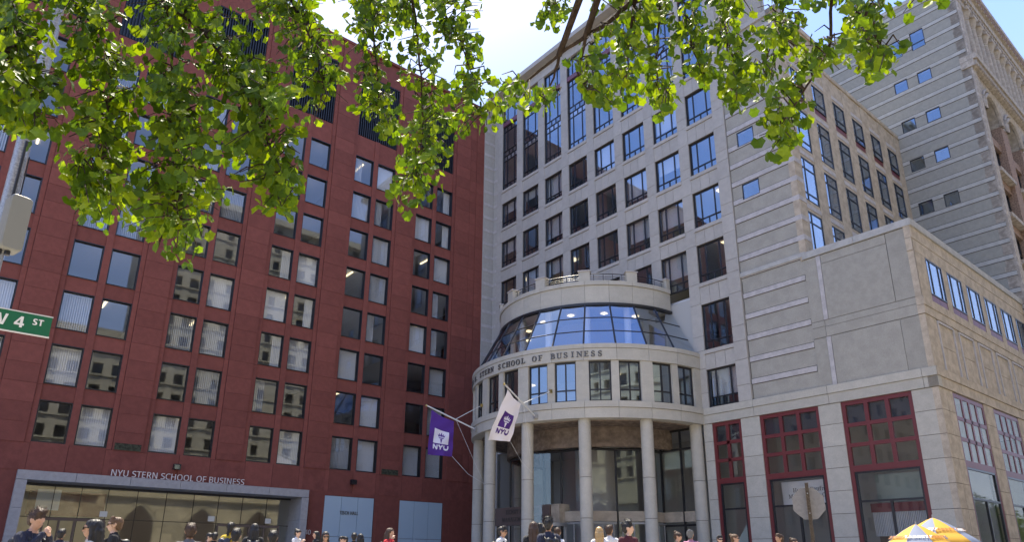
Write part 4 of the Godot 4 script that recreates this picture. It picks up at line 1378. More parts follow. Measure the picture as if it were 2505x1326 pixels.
	tube(st2, [top - base, cord_end - base], [0.01, 0.01], 4)
	put(b, "halyard", st2.commit(), M.white_metal)

func build_flags():
	var left := -Vector3(cos(YAW), 0, sin(YAW))
	var pb := Vector3(28.3, 8.63, -37.95)
	var pt := Vector3(24.85, 9.96, -38.88)
	var tl := pb.lerp(pt, 0.9)
	var tr := pb.lerp(pt, 0.44)
	build_flag("school_flag", "purple flag with white torch emblem square and white letters", pb, pt, Vector3(28.03, 10.11, -36.97), 0.9, 0.44, tl + Vector3(0, -3.15, 0) + left * 0.15, tr + Vector3(0, -2.55, 0) + left * 0.05, Color(0.075, 0.02, 0.21), Color(0.66, 0.64, 0.72), Color(0.66, 0.64, 0.72), Color(0.075, 0.02, 0.21), 0.6, Vector3(28.55, 4.9, -37.2))
	var wb := Vector3(28.25, 8.56, -31.68)
	var wt := Vector3(25.0, 9.94, -30.79)
	tl = wb.lerp(wt, 0.9)
	tr = wb.lerp(wt, 0.48)
	build_flag("school_flag", "white flag with purple torch emblem square and purple letters", wb, wt, Vector3(28.65, 10.08, -30.72), 0.9, 0.48, tl + Vector3(0, -3.1, 0) + left * 1.15, tr + Vector3(0, -2.45, 0) + left * 0.62, Color(0.66, 0.64, 0.68), Color(0.07, 0.02, 0.19), Color(0.07, 0.02, 0.19), Color(0.66, 0.64, 0.68), 0.52, Vector3(28.6, 5.2, -32.4))

# ---------- street furniture ----------
func build_street():
	# signal pole with street sign, left
	var p := Vector3(0.115, ground_y(-11.0), -11.0)
	var b := thing("signal_pole", "galvanised street pole with strapped beige control box, half under leaves", "street pole", p)
	var st := begin()
	lathe(st, Vector3.ZERO, [[0.16, 0.0], [0.16, 0.12], [0.105, 0.2], [0.095, 4.0], [0.08, 11.5], [0.0, 11.52]], 20)
	put(b, "pole", st.commit(), M.steel)
	for y in [4.95, 5.02, 5.1, 4.2, 3.55]:
		st = begin()
		lathe(st, Vector3(0, y, 0), [[0.1, -0.015], [0.108, -0.015], [0.108, 0.015], [0.1, 0.015]], 16)
		put(b, "strap", st.commit(), M.galv)
	rod(b, "conduit", Vector3(0.115 + 0.02, 3.9, -10.89), Vector3(0.115 + 0.03, 5.6, -10.9), 0.018, M.black)
	for o in [-0.03, 0.05]:
		rod(b, "cable", p + Vector3(0.06 + o, 5.0, 0.09), p + Vector3(0.05 + o, 6.4, 0.08), 0.009, M.black)
	var ra := cam_right
	ra.y = 0
	ra = ra.normalized()
	var c := at(31, 552, 1.0)
	c *= 10.9 / -c.z
	var s := begin()
	# rounded box, seen from behind
	var prof := []
	var hw := 0.132
	var r := 0.06
	for q in [[1, 1, 0], [-1, 1, 90], [-1, -1, 180], [1, -1, 270]]:
		for k in 5:
			var a := deg_to_rad(q[2] + k * 22.5)
			prof.append(Vector2(q[0] * (hw - r) + r * cos(a), q[1] * (0.40 - r) + r * sin(a)))
	for k in prof.size():
		var p0: Vector2 = prof[k]
		var p1: Vector2 = prof[(k + 1) % prof.size()]
		var nn := Vector3((p0.y - p1.y), (p1.x - p0.x), 0).normalized()
		if nn.dot(Vector3(p0.x, p0.y, 0)) < 0:
			nn = -nn
		quad(s, Vector3(p0.x, p0.y, -0.1), Vector3(p1.x, p1.y, -0.1), Vector3(p1.x, p1.y, 0.09), Vector3(p0.x, p0.y, 0.09), nn)
		quad(s, Vector3(p0.x, p0.y, 0.09), Vector3(p1.x, p1.y, 0.09), Vector3(p1.x * 0.9, p1.y * 0.96, 0.12), Vector3(p0.x * 0.9, p0.y * 0.96, 0.12), (nn + Vector3.BACK).normalized())
		tri(s, Vector3(0, 0, 0.12), Vector3(p0.x * 0.9, p0.y * 0.96, 0.12), Vector3(p1.x * 0.9, p1.y * 0.96, 0.12), Vector3.BACK)
		tri(s, Vector3(0, 0, -0.1), Vector3(p0.x, p0.y, -0.1), Vector3(p1.x, p1.y, -0.1), Vector3.FORWARD)
	var bx := put(b, "control_box", s.commit(), M.beige, c + Vector3(0.02, 0, 0.06))
	bx.rotation.y = 0.25
	for o in [-0.05, 0.04]:
		rod(b, "cable_gland", c + Vector3(o - 0.02, -0.46, 0.08), c + Vector3(o - 0.02, -0.36, 0.08), 0.035, M.black)
	# street sign, bolted to the same pole
	var sg := thing("street_sign", "green street sign with white lettering reading W 4 ST", "street sign", Vector3(0.5, 2.85, -11.0))
	var c2 := at(50, 788, 1.0)
	c2 *= 10.85 / -c2.z
	var half := 0.46
	var cx := c2.x + 0.28 - half + 0.07
	var stt := begin()
	sbox(stt, Vector3(-half, -0.135, -0.008), Vector3(half, 0.135, 0.008))
	put(sg, "plate", stt.commit(), M.green_sign, Vector3(cx, c2.y, -10.85))
	stt = begin()
	sbox(stt, Vector3(-half - 0.006, 0.135, -0.012), Vector3(half + 0.006, 0.15, 0.012))
	sbox(stt, Vector3(-half - 0.006, -0.15, -0.012), Vector3(half + 0.006, -0.135, 0.012))
	put(sg, "edge_trim", stt.commit(), M.white_metal, Vector3(cx, c2.y, -10.85))
	for q in [["W", cx - 0.12, 0.0, 0.15], ["4", cx + 0.105, 0.0, 0.15], ["ST", cx + 0.31, 0.035, 0.085]]:
		put(sg, "lettering", text_mesh(q[0], q[3], 0.006, false, true), M.white_paint, Vector3(q[1], c2.y + q[2], -10.838))
	box(sg, "clamp", Vector3(0.3, c2.y, -10.92), Vector3(0.12, 0.2, 0.12), M.galv)
	# back of an octagonal sign on a channel post
	var o8 := at(1977, 1232, 1.0)
	o8 *= 16.0 / Vector2(o8.x, o8.z).length()
	var gb := Vector3(o8.x, ground_y(o8.z), o8.z)
	var sp := thing("stop_sign", "back of a grey octagonal road sign on a rusty channel post", "road sign", gb)
	var face := atan2(-o8.x, -o8.z) + 0.25
	var oc := begin()
	for k in 8:
		var a0 := deg_to_rad(22.5 + 45 * k)
		var a1 := deg_to_rad(67.5 + 45 * k)
		for z in [0.003, -0.003]:
			tri(oc, Vector3(0, 0, z), Vector3(cos(a0), sin(a0), z / 0.345) * 0.345, Vector3(cos(a1), sin(a1), z / 0.345) * 0.345, Vector3(0, 0, signf(z)))
		quad(oc, Vector3(cos(a0) * 0.345, sin(a0) * 0.345, -0.003), Vector3(cos(a1) * 0.345, sin(a1) * 0.345, -0.003), Vector3(cos(a1) * 0.345, sin(a1) * 0.345, 0.003), Vector3(cos(a0) * 0.345, sin(a0) * 0.345, 0.003), Vector3(cos((a0 + a1) / 2), sin((a0 + a1) / 2), 0))
	var pl := put(sp, "plate", oc.commit(), stone(Color(0.22, 0.212, 0.205), 0.12, 0.5, 61, 0.55), o8)
	pl.rotation = Vector3(0, face, 0.03)
	var toward := Vector3(-o8.x, 0, -o8.z).normalized()
	var pp := o8 + toward * 0.06
	var post := begin()
	var sd := Vector3(-toward.z, 0, toward.x)
	var yb := gb.y - o8.y
	for q in [[-0.035, -0.028, 0.03], [0.028, 0.035, 0.03], [-0.035, 0.035, 0.0]]:
		var lo: Vector3 = sd * q[0]
		var hi: Vector3 = sd * q[1]
		var dz := toward * 0.006 if q[2] == 0.0 else toward * 0.04
		quad(post, lo + Vector3(0, yb, 0), hi + Vector3(0, yb, 0), hi + Vector3(-0.0, 0.42, 0), lo + Vector3(0, 0.42, 0), toward)
		quad(post, lo + Vector3(0, yb, 0) + dz, hi + Vector3(0, yb, 0) + dz, hi + Vector3(0, 0.42, 0) + dz, lo + Vector3(0, 0.42, 0) + dz, toward)
		quad(post, lo + Vector3(0, yb, 0), lo + Vector3(0, yb, 0) + dz, lo + Vector3(0, 0.42, 0) + dz, lo + Vector3(0, 0.42, 0), -sd)
		quad(post, hi + Vector3(0, yb, 0), hi + Vector3(0, yb, 0) + dz, hi + Vector3(0, 0.42, 0) + dz, hi + Vector3(0, 0.42, 0), sd)
	var ps := put(sp, "post", post.commit(), stone(Color(0.13, 0.10, 0.07), 0.4, 0.3, 62, 0.7), pp)
	ps.rotation.z = 0.0
	for y in [-0.2, 0.2]:
		rod(sp, "bolt", o8 + Vector3(0, y, 0), o8 + Vector3(0, y, 0) + toward * 0.12, 0.012, M.galv)
	# two vendor umbrellas
	umbrella(at(2238, 1282, 20.0), 0.95, 0.0, "blue and yellow vendor umbrella with printed panels, lower of the overlapping pair")
	umbrella(at(2279, 1266, 21.2), 0.98, 0.4, "yellow and blue vendor umbrella standing higher behind the other umbrella")
func umbrella(apex: Vector3, R: float, turn: float, label: String):
	var g := Vector3(apex.x, ground_y(apex.z), apex.z)
	var b := thing("vendor_umbrella", label, "umbrella", g, "vendor umbrellas at the kerb")
	rod(b, "pole", g, apex, 0.022, M.galv)
	rod(b, "tip", apex, apex + Vector3(0, 0.07, 0), 0.012, M.galv)
	box(b, "foot", g + Vector3(0, 0.05, 0), Vector3(0.4, 0.1, 0.4), M.black)
	var yel := plain(Color(0.58, 0.31, 0.02), 0.7)
	var blu := plain(Color(0.15, 0.18, 0.26), 0.7)
	for m in [yel, blu]:
		m.backlight_enabled = true
		m.backlight = Color(0.5, 0.45, 0.3) if m == yel else Color(0.3, 0.35, 0.45)
	for k in 8:
		var a0 := turn + TAU * k / 8.0
		var a1 := turn + TAU * (k + 1) / 8.0
		var st := begin()
		st.set_smooth_group(0)
		var n := 6
		var P := func(a: float, t: float) -> Vector3:
			var sag := 1.0 - 0.06 * sin(PI * clampf((a - a0) / (a1 - a0), 0, 1)) * t
			return Vector3(cos(a) * R * t * sag, -0.62 * pow(t, 1.22), sin(a) * R * t * sag)
		for i in n:
			for j in 4:
				var t0 := i / float(n)
				var t1 := (i + 1) / float(n)
				var b0 := lerpf(a0, a1, j / 4.0)
				var b1 := lerpf(a0, a1, (j + 1) / 4.0)
				var v := [P.call(b0, t0), P.call(b1, t0), P.call(b1, t1), P.call(b0, t1)]
				for q in [0, 1, 2, 0, 2, 3]:
					st.add_vertex(v[q])
		# hanging valance
		for j in 4:
			var b0 := lerpf(a0, a1, j / 4.0)
			var b1 := lerpf(a0, a1, (j + 1) / 4.0)
			var v := [P.call(b0, 1.0), P.call(b1, 1.0), P.call(b1, 1.0) + Vector3(0, -0.13 - 0.02 * (j % 2), 0), P.call(b0, 1.0) + Vector3(0, -0.13 - 0.02 * ((j + 1) % 2), 0)]
			for q in [0, 1, 2, 0, 2, 3]:
				st.add_vertex(v[q])
		st.generate_normals()
		put(b, "panel", st.commit(), yel if k % 2 == 0 else blu, apex)
		rod(b, "rib", apex + P.call(a0, 0.05) + Vector3(0, -0.02, 0), apex + P.call(a0, 0.98) + Vector3(0, -0.02, 0), 0.008, M.galv)
		var mid := (a0 + a1) / 2
		var e: Vector3 = P.call(mid, 0.62)
		var e2: Vector3 = P.call(mid, 0.66)
		var d := Vector3(cos(mid), 0, sin(mid))
		var t := put(b, "print", text_mesh("SABRETT", 0.10, 0.004, false, true), M.white_paint if k % 2 else plain(Color(0.35, 0.12, 0.02)), apex + e + Vector3(0, 0.03, 0) + d * 0.012)
		var slope := (e2 - e).normalized()
		var up := -slope
		var zz := Vector3(-d.z, 0, d.x).cross(up).normalized()
		if zz.y < 0:
			zz = -zz
		t.basis = Basis(up.cross(zz), up, zz)
# ---------- the street tree overhead ----------
func leaf_mesh(sd: int) -> Mesh:
	var r := RandomNumberGenerator.new()
	r.seed = sd
	var st := begin()
	var n := 12
	var rim := []
	for k in n + 1:
		var a := -PI * 0.5 + TAU * k / n
		# heart-shaped blade, stalk at the origin, scalloped margin
		var rad := 0.5 * (1.0 + 0.10 * (1 if k % 2 else -1) + r.randf_range(-0.05, 0.05))
		if k == 0 or k == n:
			rad = 0.30
		if k == n / 2:
			rad *= 1.12
		rim.append(Vector3(cos(a) * rad * 1.02, sin(a) * rad + 0.5, 0.10 * absf(cos(a)) + 0.06 * sin(a * 3.0 + sd)))
	var c := Vector3(0, 0.45, -0.02)
	for k in n:
		var a: Vector3 = rim[k]
		var b: Vector3 = rim[k + 1]
		var nn := (b - a).cross(c - a).normalized()
		if nn.z < 0:
			nn = -nn
		tri(st, c, a, b, nn)
	# stalk
	tri(st, Vector3(-0.012, 0.2, 0), Vector3(0.012, 0.2, 0), Vector3(0, -0.45, 0.02), Vector3.BACK)
	return st.commit()
func leaf_basis(r: RandomNumberGenerator, size: float, out: Vector3) -> Basis:
	# blades hang from their stalks, tilted every way
	var y := (Vector3(0, -0.75, 0) + out * 0.5 + Vector3(r.randf_range(-1, 1), r.randf_range(-0.6, 0.6), r.randf_range(-1, 1)) * 0.65).normalized()
	var x := y.cross(Vector3(r.randf_range(-1, 1), r.randf_range(-0.3, 0.3), r.randf_range(-1, 1)).normalized()).normalized()
	return Basis(x * size, y * size, x.cross(y) * size)
func build_tree():
	var r := RandomNumberGenerator.new()
	r.seed = 99
	var trunk := Vector3(1.0, -EYE, 2.5)
	var b := thing("linden_tree", "linden tree with backlit green leaves on drooping branches overhead", "tree", trunk)
	var wood := begin()
	# outline of the canopy in the photograph, with gaps of sky
	var outline := PackedVector2Array([Vector2(-260, -420), Vector2(-260, 300), Vector2(0, 325), Vector2(70, 345), Vector2(140, 325), Vector2(150, 400), Vector2(165, 470), Vector2(190, 545), Vector2(280, 570), Vector2(380, 590), Vector2(400, 645), Vector2(490, 640), Vector2(505, 575), Vector2(560, 480), Vector2(610, 440), Vector2(640, 540), Vector2(715, 560), Vector2(735, 440), Vector2(750, 330), Vector2(800, 270), Vector2(840, 240), Vector2(870, 290), Vector2(950, 340), Vector2(945, 500), Vector2(1000, 515), Vector2(1100, 470), Vector2(1105, 360), Vector2(1150, 320), Vector2(1180, 330), Vector2(1260, 290), Vector2(1360, 285), Vector2(1372, 165), Vector2(1400, 150), Vector2(1420, 260), Vector2(1500, 260), Vector2(1560, 255), Vector2(1575, 290), Vector2(1650, 290), Vector2(1665, 215), Vector2(1740, 215), Vector2(1755, 265), Vector2(1850, 265), Vector2(1850, 385), Vector2(1900, 395), Vector2(1955, 335), Vector2(1985, 255), Vector2(2010, 205), Vector2(2060, 165), Vector2(2110, 200), Vector2(2180, 170), Vector2(2225, 100), Vector2(2190, 60), Vector2(2235, 10), Vector2(2310, 15), Vector2(2330, -420)])
	var holes := [PackedVector2Array([Vector2(1170, 50), Vector2(1215, 30), Vector2(1245, -30), Vector2(1290, 50), Vector2(1390, 70), Vector2(1400, 10), Vector2(1490, 10), Vector2(1500, 45), Vector2(1395, 125), Vector2(1335, 180), Vector2(1275, 165), Vector2(1200, 175)]), PackedVector2Array([Vector2(1960, 5), Vector2(2030, 30), Vector2(2080, 55), Vector2(2040, 110), Vector2(1990, 60)]), PackedVector2Array([Vector2(2130, -60), Vector2(2280, -60), Vector2(2200, -5), Vector2(2150, 10)]), PackedVector2Array([Vector2(1085, 100), Vector2(1130, 120), Vector2(1110, 200), Vector2(1085, 190)]), PackedVector2Array([Vector2(745, 10), Vector2(840, 5), Vector2(835, 75), Vector2(800, 60)]), PackedVector2Array([Vector2(1020, 130), Vector2(1060, 150), Vector2(1050, 200), Vector2(1015, 180)]), PackedVector2Array([Vector2(790, 215), Vector2(850, 235), Vector2(840, 330), Vector2(780, 300)])]
	# main branches as seen: [x, y, distance]
	var bones := [
		[[-140, -330, 6.0], [-60, -120, 5.4], [30, 60, 5.0], [60, 200, 4.8], [70, 290, 4.7]],
		[[120, -330, 6.0], [180, -100, 5.6], [211, 10, 5.3], [239, 90, 5.1], [269, 200, 5.0], [262, 330, 4.9], [225, 450, 4.8]],
		[[390, -330, 5.6], [405, -100, 5.2], [408, 20, 5.0], [425, 110, 4.9], [425, 250, 4.8], [430, 380, 4.7], [440, 560, 4.6]],
		[[410, -250, 5.6], [433, 25, 5.2], [497, 75, 5.0], [557, 150, 4.9], [597, 214, 4.8], [637, 288, 4.7], [672, 373, 4.6], [690, 500, 4.5]],
		[[640, -330, 6.2], [690, -60, 5.8], [745, 60, 5.6], [780, 150, 5.5], [800, 220, 5.4]],
		[[900, -330, 6.2], [905, -60, 5.8], [915, 90, 5.6], [925, 200, 5.5], [930, 280, 5.4]],
		[[980, -330, 6.0], [1009, 5, 5.4], [1022, 100, 5.3], [1031, 184, 5.2], [1035, 300, 5.1], [1010, 440, 5.0]],
		[[1040, -250, 6.0], [1069, 15, 5.6], [1104, 60, 5.5], [1133, 120, 5.4], [1170, 220, 5.3]],
		[[1640, -180, 5.0], [1546, 5, 4.8], [1487, 55, 4.8], [1432, 90, 4.8], [1367, 134, 4.9], [1318, 174, 5.0], [1248, 244, 5.1], [1180, 275, 5.2]],
		[[1367, 136, 4.9], [1355, 190, 4.9], [1330, 250, 4.9]],
		[[1432, 92, 4.8], [1410, 170, 4.8], [1440, 225, 4.8]],
		[[1300, -300, 6.2], [1330, -120, 6.0], [1350, -20, 5.9], [1360, 30, 5.9]],
		[[1620, -300, 5.4], [1616, 0, 5.2], [1607, 90, 5.1], [1605, 133, 5.1], [1610, 230, 5.0]],
		[[1560, -20, 4.8], [1540, 90, 4.9], [1530, 200, 5.0]],
		[[1790, -300, 5.4], [1800, -80, 5.2], [1770, 60, 5.1], [1790, 150, 5.0], [1800, 230, 5.0]],
		[[1720, -200, 5.4], [1700, 0, 5.2], [1690, 110, 5.2], [1720, 180, 5.1]],
		[[2040, -300, 5.0], [2033, 0, 4.7], [2031, 100, 4.6], [2008, 150, 4.6], [1973, 209, 4.5], [1924, 284, 4.5], [1895, 350, 4.5]],
		[[2060, -200, 5.0], [2113, 30, 4.7], [2140, 90, 4.6], [2157, 130, 4.6]],
		[[1940, -250, 5.2], [1930, -20, 5.0], [1900, 80, 4.9], [1860, 170, 4.9]],
		[[2260, -250, 5.0], [2270, -60, 4.8], [2265, 0, 4.7]]]
	var spine := []
	var tips := []
	for bn in bones:
		var pts := []
		var rad := []
		for i in bn.size():
			pts.append(at(bn[i][0], bn[i][1], bn[i][2]))
			rad.append(lerpf(0.016, 0.004, i / float(bn.size() - 1)) * (1.25 if bn[0][0] == 1640 else 0.75))
			if i > 0:
				for k in 8:
					var t := k / 8.0
					spine.append([Vector2(lerpf(bn[i - 1][0], bn[i][0], t), lerpf(bn[i - 1][1], bn[i][1], t)), lerpf(bn[i - 1][2], bn[i][2], t)])
		tips.append(pts[0])
		# bends between the measured points
		var fine := []
		var frad := []
		for i in pts.size() - 1:
			for k in 3:
				fine.append(pts[i].lerp(pts[i + 1], k / 3.0) + (Vector3(r.randf_range(-1, 1), r.randf_range(-1, 1), r.randf_range(-1, 1)) * 0.012 if k else Vector3.ZERO))
				frad.append(lerpf(rad[i], rad[i + 1], k / 3.0))
		fine.append(pts[-1])
		frad.append(rad[-1])
		for i in fine.size():
			fine[i] -= trunk
		tube(wood, fine, frad, 6)
	# limbs back to the trunk behind the photographer
	var fork := trunk + Vector3(0, 4.3, 0)
	var hubs := [at(420, -900, 4.6), at(1000, -900, 4.8), at(1750, -800, 4.4), at(-100, -800, 5.2)]
	for h in hubs:
		var m: Vector3 = fork.lerp(h, 0.5) + Vector3(0, 0.5, 0)
		tube(wood, [fork - trunk, m - trunk, h - trunk], [0.10, 0.07, 0.045], 8)
	for t in tips:
		var best: Vector3 = hubs[0]
		for h in hubs:
			if h.distance_to(t) < best.distance_to(t):
				best = h
		if t.distance_to(best) < 6.0:
			tube(wood, [best - trunk, best.lerp(t, 0.5) + Vector3(0, 0.12, 0) - trunk, t - trunk], [0.04, 0.03, 0.02], 6)
	# twigs and leaves
	var xf := []
	var near := []
	var tries := 0
	var twigs := 0
	while twigs < 1500 and tries < 24000:
		tries += 1
		var p := Vector2(r.randf_range(-240, 2320), r.randf_range(-330, 650))
		if not Geometry2D.is_point_in_polygon(p, outline):
			continue
		var skip := false
		for h in holes:
			if Geometry2D.is_point_in_polygon(p, h):
				skip = true
		# thinner towards the right and above the frame
		var keep := 1.0 if p.x < 1180 else 0.8
		if p.y < -60:
			keep *= 0.22
		if skip or r.randf() > keep:
			continue
		var best := 1e9
		var s0: Array
		for s in spine:
			var d: float = s[0].distance_squared_to(p) + (4000.0 if s[0].y > p.y + 30 else 0.0)
			if d < best:
				best = d
				s0 = s
		var q0: Vector2 = s0[0]
		var span := q0.distance_to(p)
		if span > 260:
			p = q0 + (p - q0) * 260.0 / span
			span = 260.0
		if span < 18:
			p += Vector2(r.randf_range(-30, 30), r.randf_range(0, 30))
		var d1: float = s0[1] + r.randf_range(-0.9, 0.9)
		var a := at(q0.x, q0.y, s0[1])
		var e := at(p.x, p.y, d1)
		var mid := a.lerp(e, 0.5) + Vector3(r.randf_range(-0.05, 0.05), 0.05, r.randf_range(-0.05, 0.05))
		tube(wood, [a - trunk, mid - trunk, e - trunk], [0.0055, 0.004, 0.0022], 4)
		twigs += 1
		var L := a.distance_to(mid) + mid.distance_to(e)
		var n := int(clampf(L / 0.065, 3, 9))
		for i in n:
			var t := 1.0 - i / float(n) * 0.85
			var pos := a.lerp(mid, t * 2) if t < 0.5 else mid.lerp(e, t * 2 - 1)
			pos += Vector3(r.randf_range(-1, 1), r.randf_range(-1, 0.8), r.randf_range(-1, 1)) * 0.06
			# keep the gaps open
			var v := pos
			var px := Vector2(1252.5 + FOC * v.dot(cam_right) / -v.dot(cam_back), 835.0 - FOC * v.dot(cam_up) / -v.dot(cam_back))
			var hide := not Geometry2D.is_point_in_polygon(px, outline)
			for h in holes:
				if Geometry2D.is_point_in_polygon(px, h):
					hide = true
			if hide and r.randf() < 0.96:
				continue
			var size := r.randf_range(0.04, 0.078)
			xf.append([Transform3D(leaf_basis(r, size, (e - a).normalized()), pos - trunk), px, pos.length()])
	put(b, "branches", wood.commit(), M.bark)
	var tk := begin()
	tube(tk, [Vector3(0, -0.1, 0), Vector3(0.02, 0.4, 0), Vector3(-0.03, 2.0, 0.02), Vector3(0, 4.3, 0)], [0.26, 0.2, 0.17, 0.12], 12)
	put(b, "trunk", tk.commit(), M.bark)
	var mats := []
	for k in 3:
		var m := StandardMaterial3D.new()
		m.albedo_color = lin([0.045, 0.06, 0.035][k], [0.085, 0.105, 0.07][k], [0.010, 0.012, 0.008][k])
		m.roughness = 0.55
		m.metallic_specular = 0.3
		m.backlight_enabled = true
		m.backlight = [Color(0.46, 0.57, 0.025), Color(0.60, 0.68, 0.04), Color(0.32, 0.42, 0.025)][k]
		m.cull_mode = BaseMaterial3D.CULL_DISABLED
		mats.append(m)
	var lm := []
	for k in 4:
		lm.append(leaf_mesh(k + 1))
	# the 300 that show largest are leaves of their own
	var inside := []
	for q in xf:
		if q[1].x > -10 and q[1].x < 2515 and q[1].y > 0 and q[1].y < 700:
			inside.append(q)
	inside.sort_custom(func(u, w): return u[0].basis.x.length() / u[2] > w[0].basis.x.length() / w[2])
	var crown := part(b, "crown", trunk)
	var own := {}
	for i in mini(300, inside.size()):
		own[inside[i]] = true
		var o := MeshInstance3D.new()
		o.name = "leaf"
		o.mesh = lm[i % 4]
		o.material_override = mats[i % 3]
		crown.add_child(o, true)
		o.transform = inside[i][0]
	for k in 3:
		var rest := []
		for i in xf.size():
			if i % 3 == k and not own.has(xf[i]):
				rest.append(xf[i][0])
		var mm := MultiMesh.new()
		mm.transform_format = MultiMesh.TRANSFORM_3D
		mm.mesh = lm[k]
		mm.instance_count = rest.size()
		for i in rest.size():
			mm.set_instance_transform(i, rest[i])
		var mi := MultiMeshInstance3D.new()
		mi.name = "foliage"
		mi.multimesh = mm
		mi.material_override = mats[k]
		mi.set_meta("kind", "stuff")
		b.add_child(mi, true)
	print("leaves ", xf.size(), " in frame ", inside.size())
	# street trees further along, which the shop windows mirror
	for q in [[60.0, -2.5, "leafy street tree before the corner pier of the arched building"], [72.0, -1.5, "leafy street tree standing between two other kerbside trees"], [86.0, 0.5, "leafy street tree at the kerb beyond the arched building"]]:
		var t0 := Vector3(q[0], ground_y(q[1]), q[1])
		var tt := thing("street_tree", q[2], "tree", t0, "street trees along the kerb")
		var ts := begin()
		tube(ts, [Vector3(0, -0.1, 0), Vector3(0.05, 2.5, 0), Vector3(0, 5.5, 0.1)], [0.18, 0.13, 0.06], 8)
		for k in 7:
			var a := TAU * k / 7.0
			tube(ts, [Vector3(0, 2.4 + k * 0.3, 0), Vector3(cos(a) * 1.0, 3.8 + k * 0.25, sin(a) * 1.0), Vector3(cos(a) * 2.0, 4.6 + k * 0.35, sin(a) * 2.0)], [0.06, 0.04, 0.02], 5)
		put(tt, "trunk", ts.commit(), M.bark)
		var mm := MultiMesh.new()
		mm.transform_format = MultiMesh.TRANSFORM_3D
		mm.mesh = lm[1]
		mm.instance_count = 3200
		for i in 3200:
			var cl := Vector3(r.randfn(), r.randfn(), r.randfn()).normalized()
			var lump := Vector3(cos(floor(i / 160.0) * 2.4), sin(floor(i / 160.0) * 1.7) * 0.8, sin(floor(i / 160.0) * 2.4)) * 1.6
			var pos := Vector3(0, 5.0, 0) + lump + cl * pow(r.randf(), 0.4) * 1.1
			mm.set_instance_transform(i, Transform3D(leaf_basis(r, r.randf_range(0.16, 0.26), cl), pos))
		var mi := MultiMeshInstance3D.new()
		mi.name = "crown"
		mi.multimesh = mm
		mi.material_override = mats[0]
		mi.set_meta("kind", "stuff")
		tt.add_child(mi)
# ---------- people: bones with radii, blended and meshed as surface nets ----------
# prim: [type, a, b, ra, rb, group]; type 0 tapered capsule, 1 ellipsoid (a centre, b radii), 2 the same cut away
func sd_one(q: Array, p: Vector3) -> float:
	if q[0] == 0:
		var a: Vector3 = q[1]
		var ab: Vector3 = q[2] - a
		var t := clampf((p - a).dot(ab) / maxf(ab.length_squared(), 1e-8), 0.0, 1.0)
		return (p - a - ab * t).length() - lerpf(q[3], q[4], t)
	var r: Vector3 = q[2]
	var d: Vector3 = p - q[1]
	var k := Vector3(d.x / r.x, d.y / r.y, d.z / r.z).length()
	return (k - 1.0) * minf(r.x, minf(r.y, r.z))
func sd_all(prims: Array, p: Vector3, sm: float) -> float:
	var d := 1.0
	var cut := -1.0
	for q in prims:
		var e := sd_one(q, p)
		if q[0] == 2:
			cut = maxf(cut, -e)
		else:
			var h := maxf(sm - absf(d - e), 0.0) / sm
			d = minf(d, e) - h * h * sm * 0.25
	return maxf(d, cut)
func sd_group(prims: Array, p: Vector3) -> int:
	var best := 1e9
	var g := 0
	for q in prims:
		if q[0] == 2:
			continue
		var e := sd_one(q, p)
		if e < best:
			best = e
			g = q[5]
	return g
